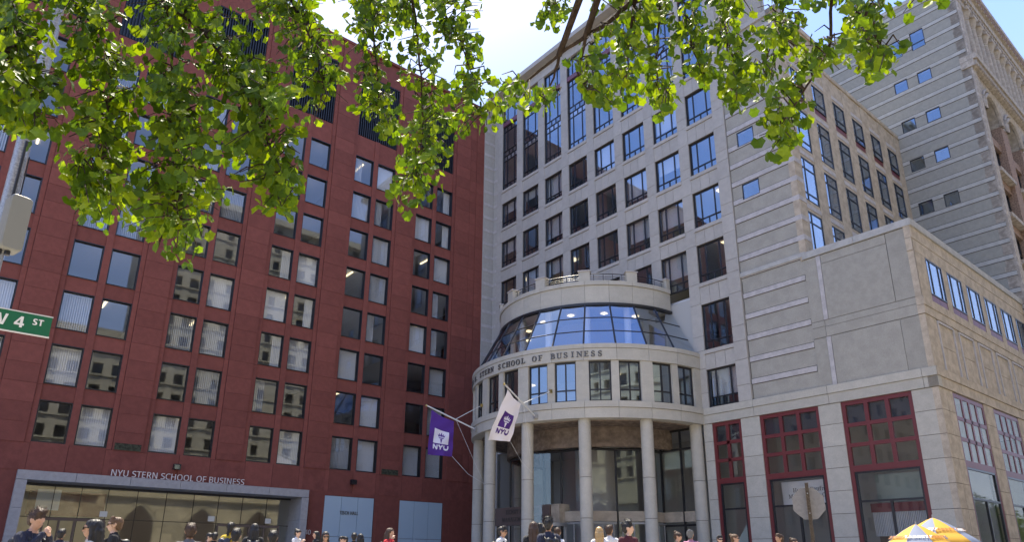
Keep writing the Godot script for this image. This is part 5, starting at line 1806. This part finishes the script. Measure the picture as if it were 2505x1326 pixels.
func nets(sts: Array, prims: Array, lo: Vector3, hi: Vector3, cell: float, sm: float, rough := 0.0):
	var nx := int(ceil((hi.x - lo.x) / cell)) + 1
	var ny := int(ceil((hi.y - lo.y) / cell)) + 1
	var nz := int(ceil((hi.z - lo.z) / cell)) + 1
	var val := PackedFloat32Array()
	val.resize(nx * ny * nz)
	val.fill(1.0)
	var B := 6
	var cells := []
	for bx in range(0, nx, B):
		for by in range(0, ny, B):
			for bz in range(0, nz, B):
				var c := lo + Vector3(bx + B * 0.5, by + B * 0.5, bz + B * 0.5) * cell
				var reach := cell * (B * 0.87 + 1.5) + sm
				var near := []
				for q in prims:
					if sd_one(q, c) < reach * (1.0 if q[0] == 0 else 2.2) or q[0] == 2:
						near.append(q)
				var solid := 0
				for q in near:
					solid += 1 if q[0] != 2 else 0
				if solid == 0:
					continue
				cells.append([bx, by, bz])
				for x in range(bx, mini(bx + B, nx)):
					for y in range(by, mini(by + B, ny)):
						for z in range(bz, mini(bz + B, nz)):
							var p := lo + Vector3(x, y, z) * cell
							var v := sd_all(near, p, sm)
							if rough > 0.0:
								v += rough * sin(p.x * 130.0 + p.y * 40.0) * sin(p.z * 120.0 + p.y * 35.0 + 1.0)
							val[(x * ny + y) * nz + z] = v
	var idx := {}
	var verts := PackedVector3Array()
	var sx := ny * nz
	for bl in cells:
		for x in range(bl[0], mini(bl[0] + B, nx - 1)):
			for y in range(bl[1], mini(bl[1] + B, ny - 1)):
				for z in range(bl[2], mini(bl[2] + B, nz - 1)):
					var i := (x * ny + y) * nz + z
					var m := 0
					var v := [val[i], val[i + sx], val[i + nz], val[i + sx + nz], val[i + 1], val[i + sx + 1], val[i + nz + 1], val[i + sx + nz + 1]]
					for k in 8:
						if v[k] < 0.0:
							m |= 1 << k
					if m == 0 or m == 255:
						continue
					var acc := Vector3.ZERO
					var n := 0
					for e in [[0, 1], [2, 3], [4, 5], [6, 7], [0, 2], [1, 3], [4, 6], [5, 7], [0, 4], [1, 5], [2, 6], [3, 7]]:
						var a: float = v[e[0]]
						var b: float = v[e[1]]
						if (a < 0.0) != (b < 0.0):
							var t := a / (a - b)
							var pa := Vector3(e[0] & 1, (e[0] >> 1) & 1, (e[0] >> 2) & 1)
							var pb := Vector3(e[1] & 1, (e[1] >> 1) & 1, (e[1] >> 2) & 1)
							acc += pa.lerp(pb, t)
							n += 1
					idx[i] = verts.size()
					verts.append(lo + (Vector3(x, y, z) + acc / n) * cell)
	# quads round crossed edges
	var quads := []
	var nrm := PackedVector3Array()
	nrm.resize(verts.size())
	for i in idx:
		for ax in 3:
			var st: int = [sx, nz, 1][ax]
			var u: int = [nz, 1, sx][ax]
			var w: int = [1, sx, nz][ax]
			if i + st >= val.size():
				continue
			var a := val[i]
			var b := val[i + st]
			if (a < 0.0) == (b < 0.0):
				continue
			if not (idx.has(i - u) and idx.has(i - w) and idx.has(i - u - w)):
				continue
			var q := [idx[i], idx[i - u], idx[i - u - w], idx[i - w]]
			if a > 0.0:
				q.reverse()
			var n: Vector3 = (verts[q[2]] - verts[q[0]]).cross(verts[q[3]] - verts[q[1]])
			for k in 4:
				nrm[q[k]] += n
			quads.append(q)
	for q in quads:
		var c: Vector3 = (verts[q[0]] + verts[q[1]] + verts[q[2]] + verts[q[3]]) * 0.25
		var s: SurfaceTool = sts[sd_group(prims, c) if sts.size() > 1 else 0]
		for k in [0, 2, 1, 0, 3, 2]:
			s.set_normal(nrm[q[k]].normalized())
			s.add_vertex(verts[q[k]])
func hand_prims(wrist: Vector3, dir: Vector3, palm_n: Vector3, side: float, curl: float) -> Array:
	# palm, four fingers with knuckle bends, thumb from the side of the palm
	var x := dir.cross(palm_n).normalized() * side
	var out := [[0, wrist, wrist + dir * 0.07, 0.026, 0.030, 0], [0, wrist + dir * 0.05 - x * 0.022, wrist + dir * 0.085 - x * 0.03, 0.017, 0.013, 0], [0, wrist + dir * 0.05 + x * 0.022, wrist + dir * 0.085 + x * 0.03, 0.017, 0.013, 0]]
	var lens := [0.068, 0.078, 0.072, 0.056]
	for f in 4:
		var root := wrist + dir * 0.085 + x * (f - 1.5) * 0.021
		var d1 := (dir + palm_n * curl * 0.6).normalized()
		var d2 := (dir + palm_n * curl * 1.8).normalized()
		var k: Vector3 = root + d1 * lens[f] * 0.5
		out.append([0, root - dir * 0.01, k, 0.0095, 0.009, 0])
		out.append([0, k, k + d2 * lens[f] * 0.5, 0.009, 0.0075, 0])
	var tr := wrist + dir * 0.03 - x * 0.03
	var tk := tr + (dir * 0.6 - x * 0.8 + palm_n * 0.3 * curl).normalized() * 0.035
	out.append([0, tr, tk, 0.012, 0.0105, 0])
	out.append([0, tk, tk + (dir + palm_n * curl).normalized() * 0.03, 0.0105, 0.008, 0])
	return out
const POSES := {
	"down": [[Vector3(0.235, 1.13, -0.03), Vector3(0.245, 0.88, 0.05)], [Vector3(-0.235, 1.13, -0.03), Vector3(-0.245, 0.88, 0.05)]],
	"eat": [[Vector3(0.22, 1.17, 0.14), Vector3(0.055, 1.42, 0.25)], [Vector3(-0.22, 1.17, 0.14), Vector3(-0.055, 1.45, 0.24)]],
	"phone_ear": [[Vector3(0.235, 1.13, -0.03), Vector3(0.24, 0.88, 0.06)], [Vector3(-0.27, 1.19, 0.10), Vector3(-0.125, 1.47, 0.14)]],
	"phone_hand": [[Vector3(0.23, 1.13, -0.02), Vector3(0.20, 0.93, 0.12)], [Vector3(-0.22, 1.16, 0.08), Vector3(-0.10, 1.34, 0.30)]],
	"strap": [[Vector3(0.24, 1.14, 0.0), Vector3(0.10, 1.30, 0.17)], [Vector3(-0.235, 1.13, -0.03), Vector3(-0.245, 0.88, 0.05)]]}
func body_mesh(pose: String, slim: float, bulk: float, sleeve: bool, turn: float, nod: float) -> Mesh:
	var key := "body%s%.2f%.2f%s%.2f%.2f" % [pose, slim, bulk, sleeve, turn, nod]
	if mesh_cache.has(key):
		return mesh_cache[key]
	var P := []
	var w := slim
	for s in [-1.0, 1.0]:
		P.append([0, Vector3(0.09 * s, 0.93, 0), Vector3(0.10 * s, 0.50, 0.02), 0.088, 0.060, 2])
		P.append([0, Vector3(0.10 * s, 0.50, 0.02), Vector3(0.10 * s, 0.10, -0.02), 0.060, 0.045, 2])
		P.append([0, Vector3(0.10 * s, 0.06, -0.04), Vector3(0.115 * s, 0.045, 0.13), 0.048, 0.036, 3])
	P.append([0, Vector3(-0.075 * w, 0.97, 0), Vector3(0.075 * w, 0.97, 0), 0.118, 0.118, 2])
	P.append([0, Vector3(-0.05 * w, 1.07, 0), Vector3(0.05 * w, 1.07, 0), 0.112 + bulk, 0.112 + bulk, 1])
	P.append([0, Vector3(-0.075 * w, 1.25, 0.0), Vector3(0.075 * w, 1.25, 0.0), 0.118 + bulk, 0.118 + bulk, 1])
	P.append([0, Vector3(-0.145 * w, 1.40, -0.015), Vector3(0.145 * w, 1.40, -0.015), 0.062 + bulk, 0.062 + bulk, 1])
	P.append([0, Vector3(0, 1.40, -0.02), Vector3(0, 1.47, -0.01), 0.085 + bulk * 0.5, 0.062, 1])
	var arms: Array = POSES[pose]
	for i in 2:
		var s := 1.0 if i == 0 else -1.0
		var sh := Vector3(0.175 * w * s, 1.395, -0.015)
		var el: Vector3 = arms[i][0] * Vector3(w, 1, 1)
		var wr: Vector3 = arms[i][1] * Vector3(w, 1, 1)
		P.append([0, sh, el, 0.054 + bulk, 0.044 + bulk, 1])
		P.append([0, el, wr, 0.043 + bulk * (1.0 if sleeve else 0.0), 0.030 + bulk * (0.6 if sleeve else 0.0), 1 if sleeve else 0])
	# head on its neck, turned and tilted
	var H := []
	var tb := Basis(Vector3.UP, turn) * Basis(Vector3.RIGHT, nod)
	var piv := Vector3(0, 1.54, 0.0)
	var hp := func(v: Vector3) -> Vector3: return piv + tb * (v - piv)
	H.append([0, Vector3(0, 1.42, -0.015), hp.call(Vector3(0, 1.56, 0.01)), 0.056, 0.052, 0])
	H.append([0, hp.call(Vector3(0, 1.678, -0.035)), hp.call(Vector3(0, 1.674, 0.028)), 0.080, 0.078, 0])
	H.append([0, hp.call(Vector3(0, 1.640, 0.020)), hp.call(Vector3(0, 1.610, 0.035)), 0.072, 0.060, 0])
	H.append([0, hp.call(Vector3(0, 1.600, 0.035)), hp.call(Vector3(0, 1.566, 0.062)), 0.054, 0.032, 0])
	H.append([0, hp.call(Vector3(0, 1.652, 0.100)), hp.call(Vector3(0, 1.615, 0.120)), 0.011, 0.015, 0])
	H.append([0, hp.call(Vector3(-0.035, 1.668, 0.080)), hp.call(Vector3(0.035, 1.668, 0.080)), 0.020, 0.020, 0])
	H.append([0, hp.call(Vector3(-0.020, 1.583, 0.088)), hp.call(Vector3(0.020, 1.583, 0.088)), 0.013, 0.013, 0])
	for s in [-1.0, 1.0]:
		H.append([0, hp.call(Vector3(0.080 * s, 1.655, -0.012)), hp.call(Vector3(0.077 * s, 1.615, 0.0)), 0.018, 0.012, 0])
	var sts := []
	for k in 5:
		sts.append(begin())
	nets(sts, P + [H[0]], Vector3(-0.4, -0.01, -0.26), Vector3(0.4, 1.52, 0.40), 0.031, 0.05)
	nets(sts, H, Vector3(-0.14, 1.47, -0.16), Vector3(0.14, 1.80, 0.19), 0.0132, 0.022)
	for i in 2:
		var s := 1.0 if i == 0 else -1.0
		var el: Vector3 = arms[i][0] * Vector3(w, 1, 1)
		var wr: Vector3 = arms[i][1] * Vector3(w, 1, 1)
		var d := (wr - el).normalized()
		if pose == "eat":
			d = (d + Vector3(-0.5 * s, 0.3, 0.1)).normalized()
		var pn := Vector3(-s, 0, 0.0) if pose != "eat" else Vector3(-s * 0.4, 0, -1).normalized()
		pn = (pn - d * pn.dot(d)).normalized()
		var hpz := hand_prims(wr, d, pn, 1.0, 0.5 if pose == "down" else 0.9)
		var c := wr + d * 0.08
		nets(sts, hpz, c - Vector3.ONE * 0.14, c + Vector3.ONE * 0.14, 0.0105, 0.008)
	# eyes
	for s in [-1.0, 1.0]:
		var e: Vector3 = hp.call(Vector3(0.030 * s, 1.648, 0.089))
		lathe(sts[4], e, [[0.0, -0.008], [0.010, -0.004], [0.012, 0.0], [0.010, 0.004], [0.0, 0.008]], 8)
	var am := ArrayMesh.new()
	for k in 5:
		sts[k].commit(am)
	mesh_cache[key] = am
	return am
func hair_mesh(kind: String) -> Mesh:
	var key := "hair" + kind
	if mesh_cache.has(key):
		return mesh_cache[key]
	var P := []
	var o := Vector3(0, -1.54, 0)
	P.append([0, Vector3(0, 1.692, -0.040) + o, Vector3(0, 1.690, 0.018) + o, 0.087, 0.086, 0])
	P.append([0, Vector3(0, 1.66, -0.050) + o, Vector3(0, 1.615, -0.055) + o, 0.082, 0.068, 0])
	var lo := Vector3(-0.17, -0.02, -0.2)
	match kind:
		"short":
			P.append([0, Vector3(-0.04, 1.765, 0.04) + o, Vector3(0.04, 1.765, 0.045) + o, 0.032, 0.032, 0])
		"tuft":
			P.append([0, Vector3(-0.05, 1.775, 0.05) + o, Vector3(0.05, 1.785, 0.03) + o, 0.036, 0.040, 0])
			P.append([0, Vector3(0, 1.78, -0.03) + o, Vector3(0, 1.785, 0.02) + o, 0.045, 0.045, 0])
		"long":
			for s in [-1.0, 1.0]:
				P.append([0, Vector3(0.064 * s, 1.67, -0.005) + o, Vector3(0.075 * s, 1.42, -0.02) + o, 0.034, 0.042, 0])
			P.append([0, Vector3(-0.04, 1.60, -0.085) + o, Vector3(-0.045, 1.30, -0.115) + o, 0.07, 0.055, 0])
			P.append([0, Vector3(0.04, 1.60, -0.085) + o, Vector3(0.045, 1.30, -0.115) + o, 0.07, 0.055, 0])
			lo.y = -0.32
		"bun":
			P.append([0, Vector3(0, 1.735, -0.115) + o, Vector3(0, 1.745, -0.125) + o, 0.045, 0.045, 0])
		"pony":
			P.append([0, Vector3(0, 1.70, -0.12) + o, Vector3(0.01, 1.48, -0.15) + o, 0.034, 0.028, 0])
			lo.y = -0.12
		"curly":
			for k in 12:
				var a := TAU * k / 12.0
				P.append([0, Vector3(cos(a) * 0.105, 1.68 + 0.05 * sin(k * 2.3), sin(a) * 0.09 - 0.05) + o, Vector3(cos(a) * 0.11, 1.60 + 0.05 * sin(k * 1.3), sin(a) * 0.09 - 0.055) + o, 0.05, 0.05, 0])
			lo.y = -0.06
	# the face stays free
	P.append([2, Vector3(0, 1.622, 0.110) + o, Vector3(0.066, 0.085, 0.085), 0.0, 0.0, 0])
	if kind != "long":
		P.append([2, Vector3(0, 1.50, 0.06) + o, Vector3(0.20, 0.11, 0.10), 0.0, 0.0, 0])
	var st := begin()
	nets([st], P, lo, Vector3(0.17, 0.30, 0.16), 0.0115, 0.03, 0.006)
	# loose strands break the outline
	var hm: ArrayMesh = st.commit()
	var arr: Array = hm.surface_get_arrays(0)
	var vs: PackedVector3Array = arr[Mesh.ARRAY_VERTEX]
	var ns: PackedVector3Array = arr[Mesh.ARRAY_NORMAL]
	var rr := RandomNumberGenerator.new()
	rr.seed = kind.hash()
	for i in 420:
		var j := rr.randi_range(0, vs.size() - 1)
		var n := ns[j]
		if n.z > 0.7 and vs[j].y < 0.16:
			continue
		var down := (Vector3(rr.randf_range(-0.5, 0.5), -1.0 if kind != "tuft" else 0.6, -0.5 + rr.randf_range(-0.4, 0.4)) - n * n.dot(Vector3(0, -1, -0.5))).normalized()
		var sdv := down.cross(n).normalized() * 0.0035
		var p0 := vs[j] - n * 0.004
		var p1 := vs[j] + down * 0.02 + n * 0.006
		var p2 := vs[j] + down * rr.randf_range(0.035, 0.06) + n * rr.randf_range(0.002, 0.014)
		quad(st, p0 - sdv, p0 + sdv, p1 + sdv, p1 - sdv, n)
		tri(st, p1 - sdv, p1 + sdv, p2, n)
	mesh_cache[key] = st.commit()
	return mesh_cache[key]
func pack_mesh() -> Mesh:
	if not mesh_cache.has("pack"):
		var P := []
		for s in [-1.0, 1.0]:
			P.append([0, Vector3(0.075 * s, 1.02, -0.215), Vector3(0.07 * s, 1.33, -0.215), 0.082, 0.075, 0])
			P.append([0, Vector3(0.115 * s, 1.36, -0.16), Vector3(0.115 * s, 1.46, -0.01), 0.02, 0.02, 0])
			P.append([0, Vector3(0.115 * s, 1.46, -0.01), Vector3(0.125 * s, 1.36, 0.12), 0.02, 0.02, 0])
			P.append([0, Vector3(0.125 * s, 1.36, 0.12), Vector3(0.15 * s, 1.14, 0.06), 0.02, 0.018, 0])
		P.append([0, Vector3(-0.07, 1.08, -0.285), Vector3(0.07, 1.08, -0.285), 0.055, 0.055, 0])
		P.append([0, Vector3(-0.06, 1.23, -0.285), Vector3(0.06, 1.23, -0.285), 0.035, 0.035, 0])
		var st := begin()
		nets([st], P, Vector3(-0.24, 0.88, -0.38), Vector3(0.24, 1.52, 0.2), 0.02, 0.03)
		mesh_cache["pack"] = st.commit()
	return mesh_cache["pack"]
func build_people():
	var skin := [plain(Color(0.50, 0.30, 0.21), 0.55), plain(Color(0.42, 0.24, 0.15), 0.55), plain(Color(0.56, 0.36, 0.26), 0.55)]
	var folds := noise_tex(77, 0.02, Color.BLACK, Color.WHITE, 2, 0.4)
	var dark := plain(Color(0.03, 0.02, 0.02), 0.3)
	var lens := plain(Color(0.012, 0.012, 0.014), 0.12)
	var hairs := {"black": plain(Color(0.012, 0.011, 0.012), 0.55), "brown": plain(Color(0.055, 0.03, 0.018), 0.6), "light_brown": plain(Color(0.13, 0.075, 0.04), 0.6), "blonde": plain(Color(0.45, 0.30, 0.13), 0.45), "grey": plain(Color(0.16, 0.165, 0.17), 0.8)}
	var C := {"black": Color(0.014, 0.014, 0.016), "navy": Color(0.018, 0.022, 0.045), "cream": Color(0.50, 0.45, 0.40), "grey": Color(0.15, 0.15, 0.165), "yellow": Color(0.62, 0.42, 0.03), "white": Color(0.72, 0.72, 0.72), "red": Color(0.50, 0.02, 0.03), "maroon": Color(0.07, 0.012, 0.02), "pink": Color(0.48, 0.24, 0.34), "jeans": Color(0.045, 0.065, 0.12), "teal": Color(0.45, 0.55, 0.55), "olive": Color(0.20, 0.19, 0.12)}
	# [x, y of the head in the photograph, size of the head there in pixels, facing (0 to us, 90 to the right), pose, slim, bulk, sleeves, head turn, nod, hair, hair colour, top, legs, shades, pack, label]
	var L := [
		[88, 1270, 47, 75, "eat", 1.0, 0.024, true, 0.0, 0.25, "tuft", "brown", "navy", "black", false, "black", "person in navy hooded jacket eating with both hands raised"],
		[229, 1290, 36, -70, "down", 0.9, 0.014, true, 0.0, 0.0, "long", "black", "cream", "jeans", true, "", "person with long black hair in cream knit sweater and sunglasses"],
		[284, 1281, 39, -65, "down", 1.0, 0.018, true, 0.0, 0.05, "short", "light_brown", "black", "jeans", true, "black", "person with light brown hair, dark glasses and black jacket facing the cream sweater"],
		[152, 1306, 22, 170, "down", 1.0, 0.02, true, 0.0, 0.0, "short", "black", "navy", "black", false, "", "person in dark coat near the grey portal doors, behind the cream sweater"],
		[468, 1298, 30, 180, "down", 1.0, 0.02, true, 0.0, 0.0, "short", "brown", "grey", "jeans", false, "grey", "person in grey jacket seen from behind with patterned backpack"],
		[512, 1312, 17, 70, "phone_hand", 1.0, 0.01, true, 0.0, 0.5, "short", "black", "navy", "black", false, "", "person in dark blue bending forward before the portal glass"],
		[527, 1312, 17, 180, "down", 1.0, 0.015, true, 0.0, 0.0, "short", "black", "black", "black", false, "", "person all in black standing before the portal glass"],
		[567, 1289, 28, 150, "down", 0.9, 0.018, true, 0.3, 0.0, "pony", "black", "yellow", "black", false, "navy", "person in bright yellow jacket with dark ponytail"],
		[579, 1309, 28, 175, "down", 1.0, 0.006, false, 0.0, 0.0, "short", "black", "teal", "jeans", false, "", "person with black hair and pale shirt just below the yellow jacket"],
		[624, 1293, 30, 180, "down", 0.9, 0.018, true, 0.0, 0.0, "long", "black", "black", "black", false, "black", "person with long dark hair and black jacket wearing a glossy backpack"],
		[669, 1314, 28, 180, "down", 1.0, 0.006, false, 0.0, 0.0, "short", "black", "white", "jeans", false, "", "person with short dark hair, only the head rising beside the black jacket"],
		[729, 1303, 19, 60, "phone_hand", 0.9, 0.004, false, 0.0, 0.2, "bun", "black", "white", "jeans", false, "", "person in white top with dark bun holding up a phone"],
		[774, 1307, 21, -60, "down", 0.9, 0.015, true, 0.0, 0.0, "long", "black", "black", "black", false, "", "person with long dark hair turned away beside the red wall"],
		[797, 1311, 19, 10, "phone_hand", 0.9, 0.012, true, 0.0, 0.1, "long", "black", "black", "black", true, "", "person in dark top and sunglasses facing out from the blue panel"],
		[836, 1319, 13, 60, "down", 0.95, 0.012, true, 0.0, 0.2, "short", "black", "grey", "black", false, "", "person in grey by the blue panel, turned to a companion"],
		[846, 1320, 13, -60, "down", 0.9, 0.012, true, 0.0, 0.2, "short", "black", "black", "black", false, "", "person in black by the blue panel, facing the one in grey"],
		[867, 1313, 15, 180, "down", 1.0, 0.018, true, 0.0, 0.0, "short", "black", "black", "black", false, "", "person in black jacket with short hair before the blue panel"],
		[882, 1315, 17, 190, "down", 0.9, 0.015, true, 0.0, 0.0, "long", "black", "black", "black", false, "", "person in black with long hair before the blue panel"],
		[955, 1302, 24, 65, "phone_ear", 0.9, 0.010, true, 0.0, 0.0, "long", "brown", "red", "jeans", false, "black", "person in red top raising a hand to the face"],
		[1229, 1299, 24, 70, "down", 1.0, 0.016, true, 0.0, 0.05, "short", "black", "white", "black", true, "black", "person in open white jacket and sunglasses walking past the drum"],
		[1305, 1289, 27, 180, "down", 0.9, 0.02, true, 0.0, 0.0, "long", "brown", "black", "black", false, "", "person with long dark brown hair in black coat seen from behind"],
		[1325, 1292, 25, 160, "down", 0.95, 0.012, true, 0.0, 0.0, "curly", "black", "olive", "black", false, "", "person with dark curly hair between the black coat and the navy jacket"],
		[1341, 1283, 27, 200, "down", 1.0, 0.02, true, -0.5, 0.0, "tuft", "black", "navy", "jeans", false, "black", "tall person in navy jacket with black tufted hair and backpack"],
		[1364, 1301, 22, 150, "down", 0.9, 0.006, true, 0.3, 0.1, "pony", "brown", "white", "jeans", false, "", "person in white top with brown tied hair beside the navy jacket"],
		[1466, 1300, 24, 175, "down", 0.9, 0.008, true, 0.0, 0.0, "long", "blonde", "white", "jeans", false, "", "person with long blonde hair in white top"],
		[1490, 1296, 22, 190, "down", 1.0, 0.006, false, -0.5, 0.1, "short", "brown", "white", "jeans", false, "", "person with short brown hair in white t-shirt beside the blonde hair"],
		[1536, 1291, 27, 30, "down", 1.0, 0.01, true, 0.9, 0.0, "tuft", "black", "maroon", "black", false, "", "person in dark maroon shirt looking over one shoulder"],
		[1655, 1311, 20, 60, "phone_hand", 0.9, 0.012, true, 0.0, 0.4, "bun", "brown", "olive", "jeans", false, "", "person with brown bun looking down at a phone by the last column"],
		[1688, 1307, 22, 170, "down", 0.95, 0.016, true, 0.0, 0.0, "bun", "grey", "pink", "jeans", false, "navy", "person in grey knit cap and pink patterned top with backpack strap"],
		[1760, 1319, 18, 20, "down", 1.0, 0.012, true, 0.0, 0.0, "short", "black", "grey", "black", true, "", "person with short dark hair and sunglasses in front of the narrow red window"],
		[1797, 1316, 20, 60, "down", 0.9, 0.012, true, 0.0, 0.0, "bun", "light_brown", "black", "black", true, "", "person with light brown bun and sunglasses in front of the stone pier"],
		[1905, 1316, 20, -70, "down", 1.0, 0.012, true, 0.0, 0.0, "short", "brown", "navy", "black", false, "", "person with dark brown hair facing left below the octagonal sign"],
		[1940, 1325, 18, 60, "down", 0.9, 0.012, true, 0.0, 0.2, "bun", "brown", "maroon", "black", false, "", "person of whom only the top of brown hair shows by the octagonal sign"]]
	var i := 0
	for q in L:
		var r := ray(q[0], q[1])
		# distance from the size of the head, height from the ground below it
		var t0: float = 0.255 * FOC / q[2] / r.dot(-cam_back)
		var h := 0.0
		var t := t0
		for f in [1.0, 0.94, 1.06, 0.88, 1.12, 0.82, 1.2, 0.76, 1.3, 0.7]:
			t = t0 * f
			h = (r.y * t - ground_y(r.z * t)) / 0.935
			if h > 1.56 and h < 1.90:
				break
		var hd := r * t
		var k := h / 1.78
		var gy := ground_y(hd.z)
		var b := Vector3(hd.x, gy, hd.z)
		var to_us := Vector3(-hd.x, 0, -hd.z).normalized()
		var rt := Vector3(cam_right.x, 0, cam_right.z).normalized()
		var fa := deg_to_rad(q[3])
		var dir := to_us * cos(fa) + rt * sin(fa)
		var o := thing("person", q[16], "person", b, "people in the plaza")
		o.rotation.y = atan2(dir.x, dir.z)
		base_of[o] = Vector3.ZERO
		var me := MeshInstance3D.new()
		me.name = "body"
		me.mesh = body_mesh(q[4], q[5], q[6], q[7], q[8], q[9])
		o.add_child(me)
		me.scale = Vector3.ONE * k
		var cloth := plain(C[q[12]], 0.85)
		cloth.heightmap_enabled = true
		cloth.heightmap_texture = folds
		cloth.heightmap_scale = 2.2
		cloth.uv1_triplanar = true
		cloth.uv1_scale = Vector3(2.6, 1.6, 2.6)
		if q[12] == "pink" or q[12] == "cream":
			cloth = stone(C[q[12]], 0.35, 0.35, 70 + i, 0.9)
		me.set_surface_override_material(0, skin[i % 3])
		me.set_surface_override_material(1, cloth)
		me.set_surface_override_material(2, plain(C[q[13]], 0.85))
		me.set_surface_override_material(3, M.black)
		me.set_surface_override_material(4, dark)
		var tb := Basis(Vector3.UP, q[8]) * Basis(Vector3.RIGHT, q[9])
		var hr := put(o, "hair", hair_mesh(q[10]), hairs[q[11]], Vector3(0, 1.54, 0) * k)
		hr.basis = tb.scaled(Vector3.ONE * k)
		if q[14]:
			var st := begin()
			for s in [-1.0, 1.0]:
				sbox(st, Vector3(0.034 * s - 0.030, 0.088, 0.104), Vector3(0.034 * s + 0.030, 0.126, 0.114))
				sbox(st, Vector3(0.078 * s - 0.004, 0.112, -0.01), Vector3(0.078 * s + 0.004, 0.122, 0.107))
			sbox(st, Vector3(-0.012, 0.115, 0.108), Vector3(0.012, 0.122, 0.114))
			var gl := put(o, "sunglasses", st.commit(), lens, Vector3(0, 1.54, 0) * k)
			gl.basis = tb.scaled(Vector3.ONE * k)
		if q[15] != "":
			var pk := thing("backpack", "%s backpack worn by the %s" % [q[15], q[16]] if q[16].length() < 1 else "", "", b)
			pk.set_meta("label", "%s backpack on the back of the %s" % [q[15], " ".join(q[16].split(" ").slice(0, 6))])
			pk.set_meta("category", "backpack")
			pk.set_meta("group", "backpacks worn in the plaza")
			pk.rotation.y = o.rotation.y
			base_of[pk] = Vector3.ZERO
			var pm := put(pk, "bag", pack_mesh(), stone(C[q[15]], 0.5, 0.12, 120 + i, 0.5) if q[15] == "grey" else plain(C[q[15]], 0.5), Vector3.ZERO)
			pm.scale = Vector3.ONE * k
		i += 1
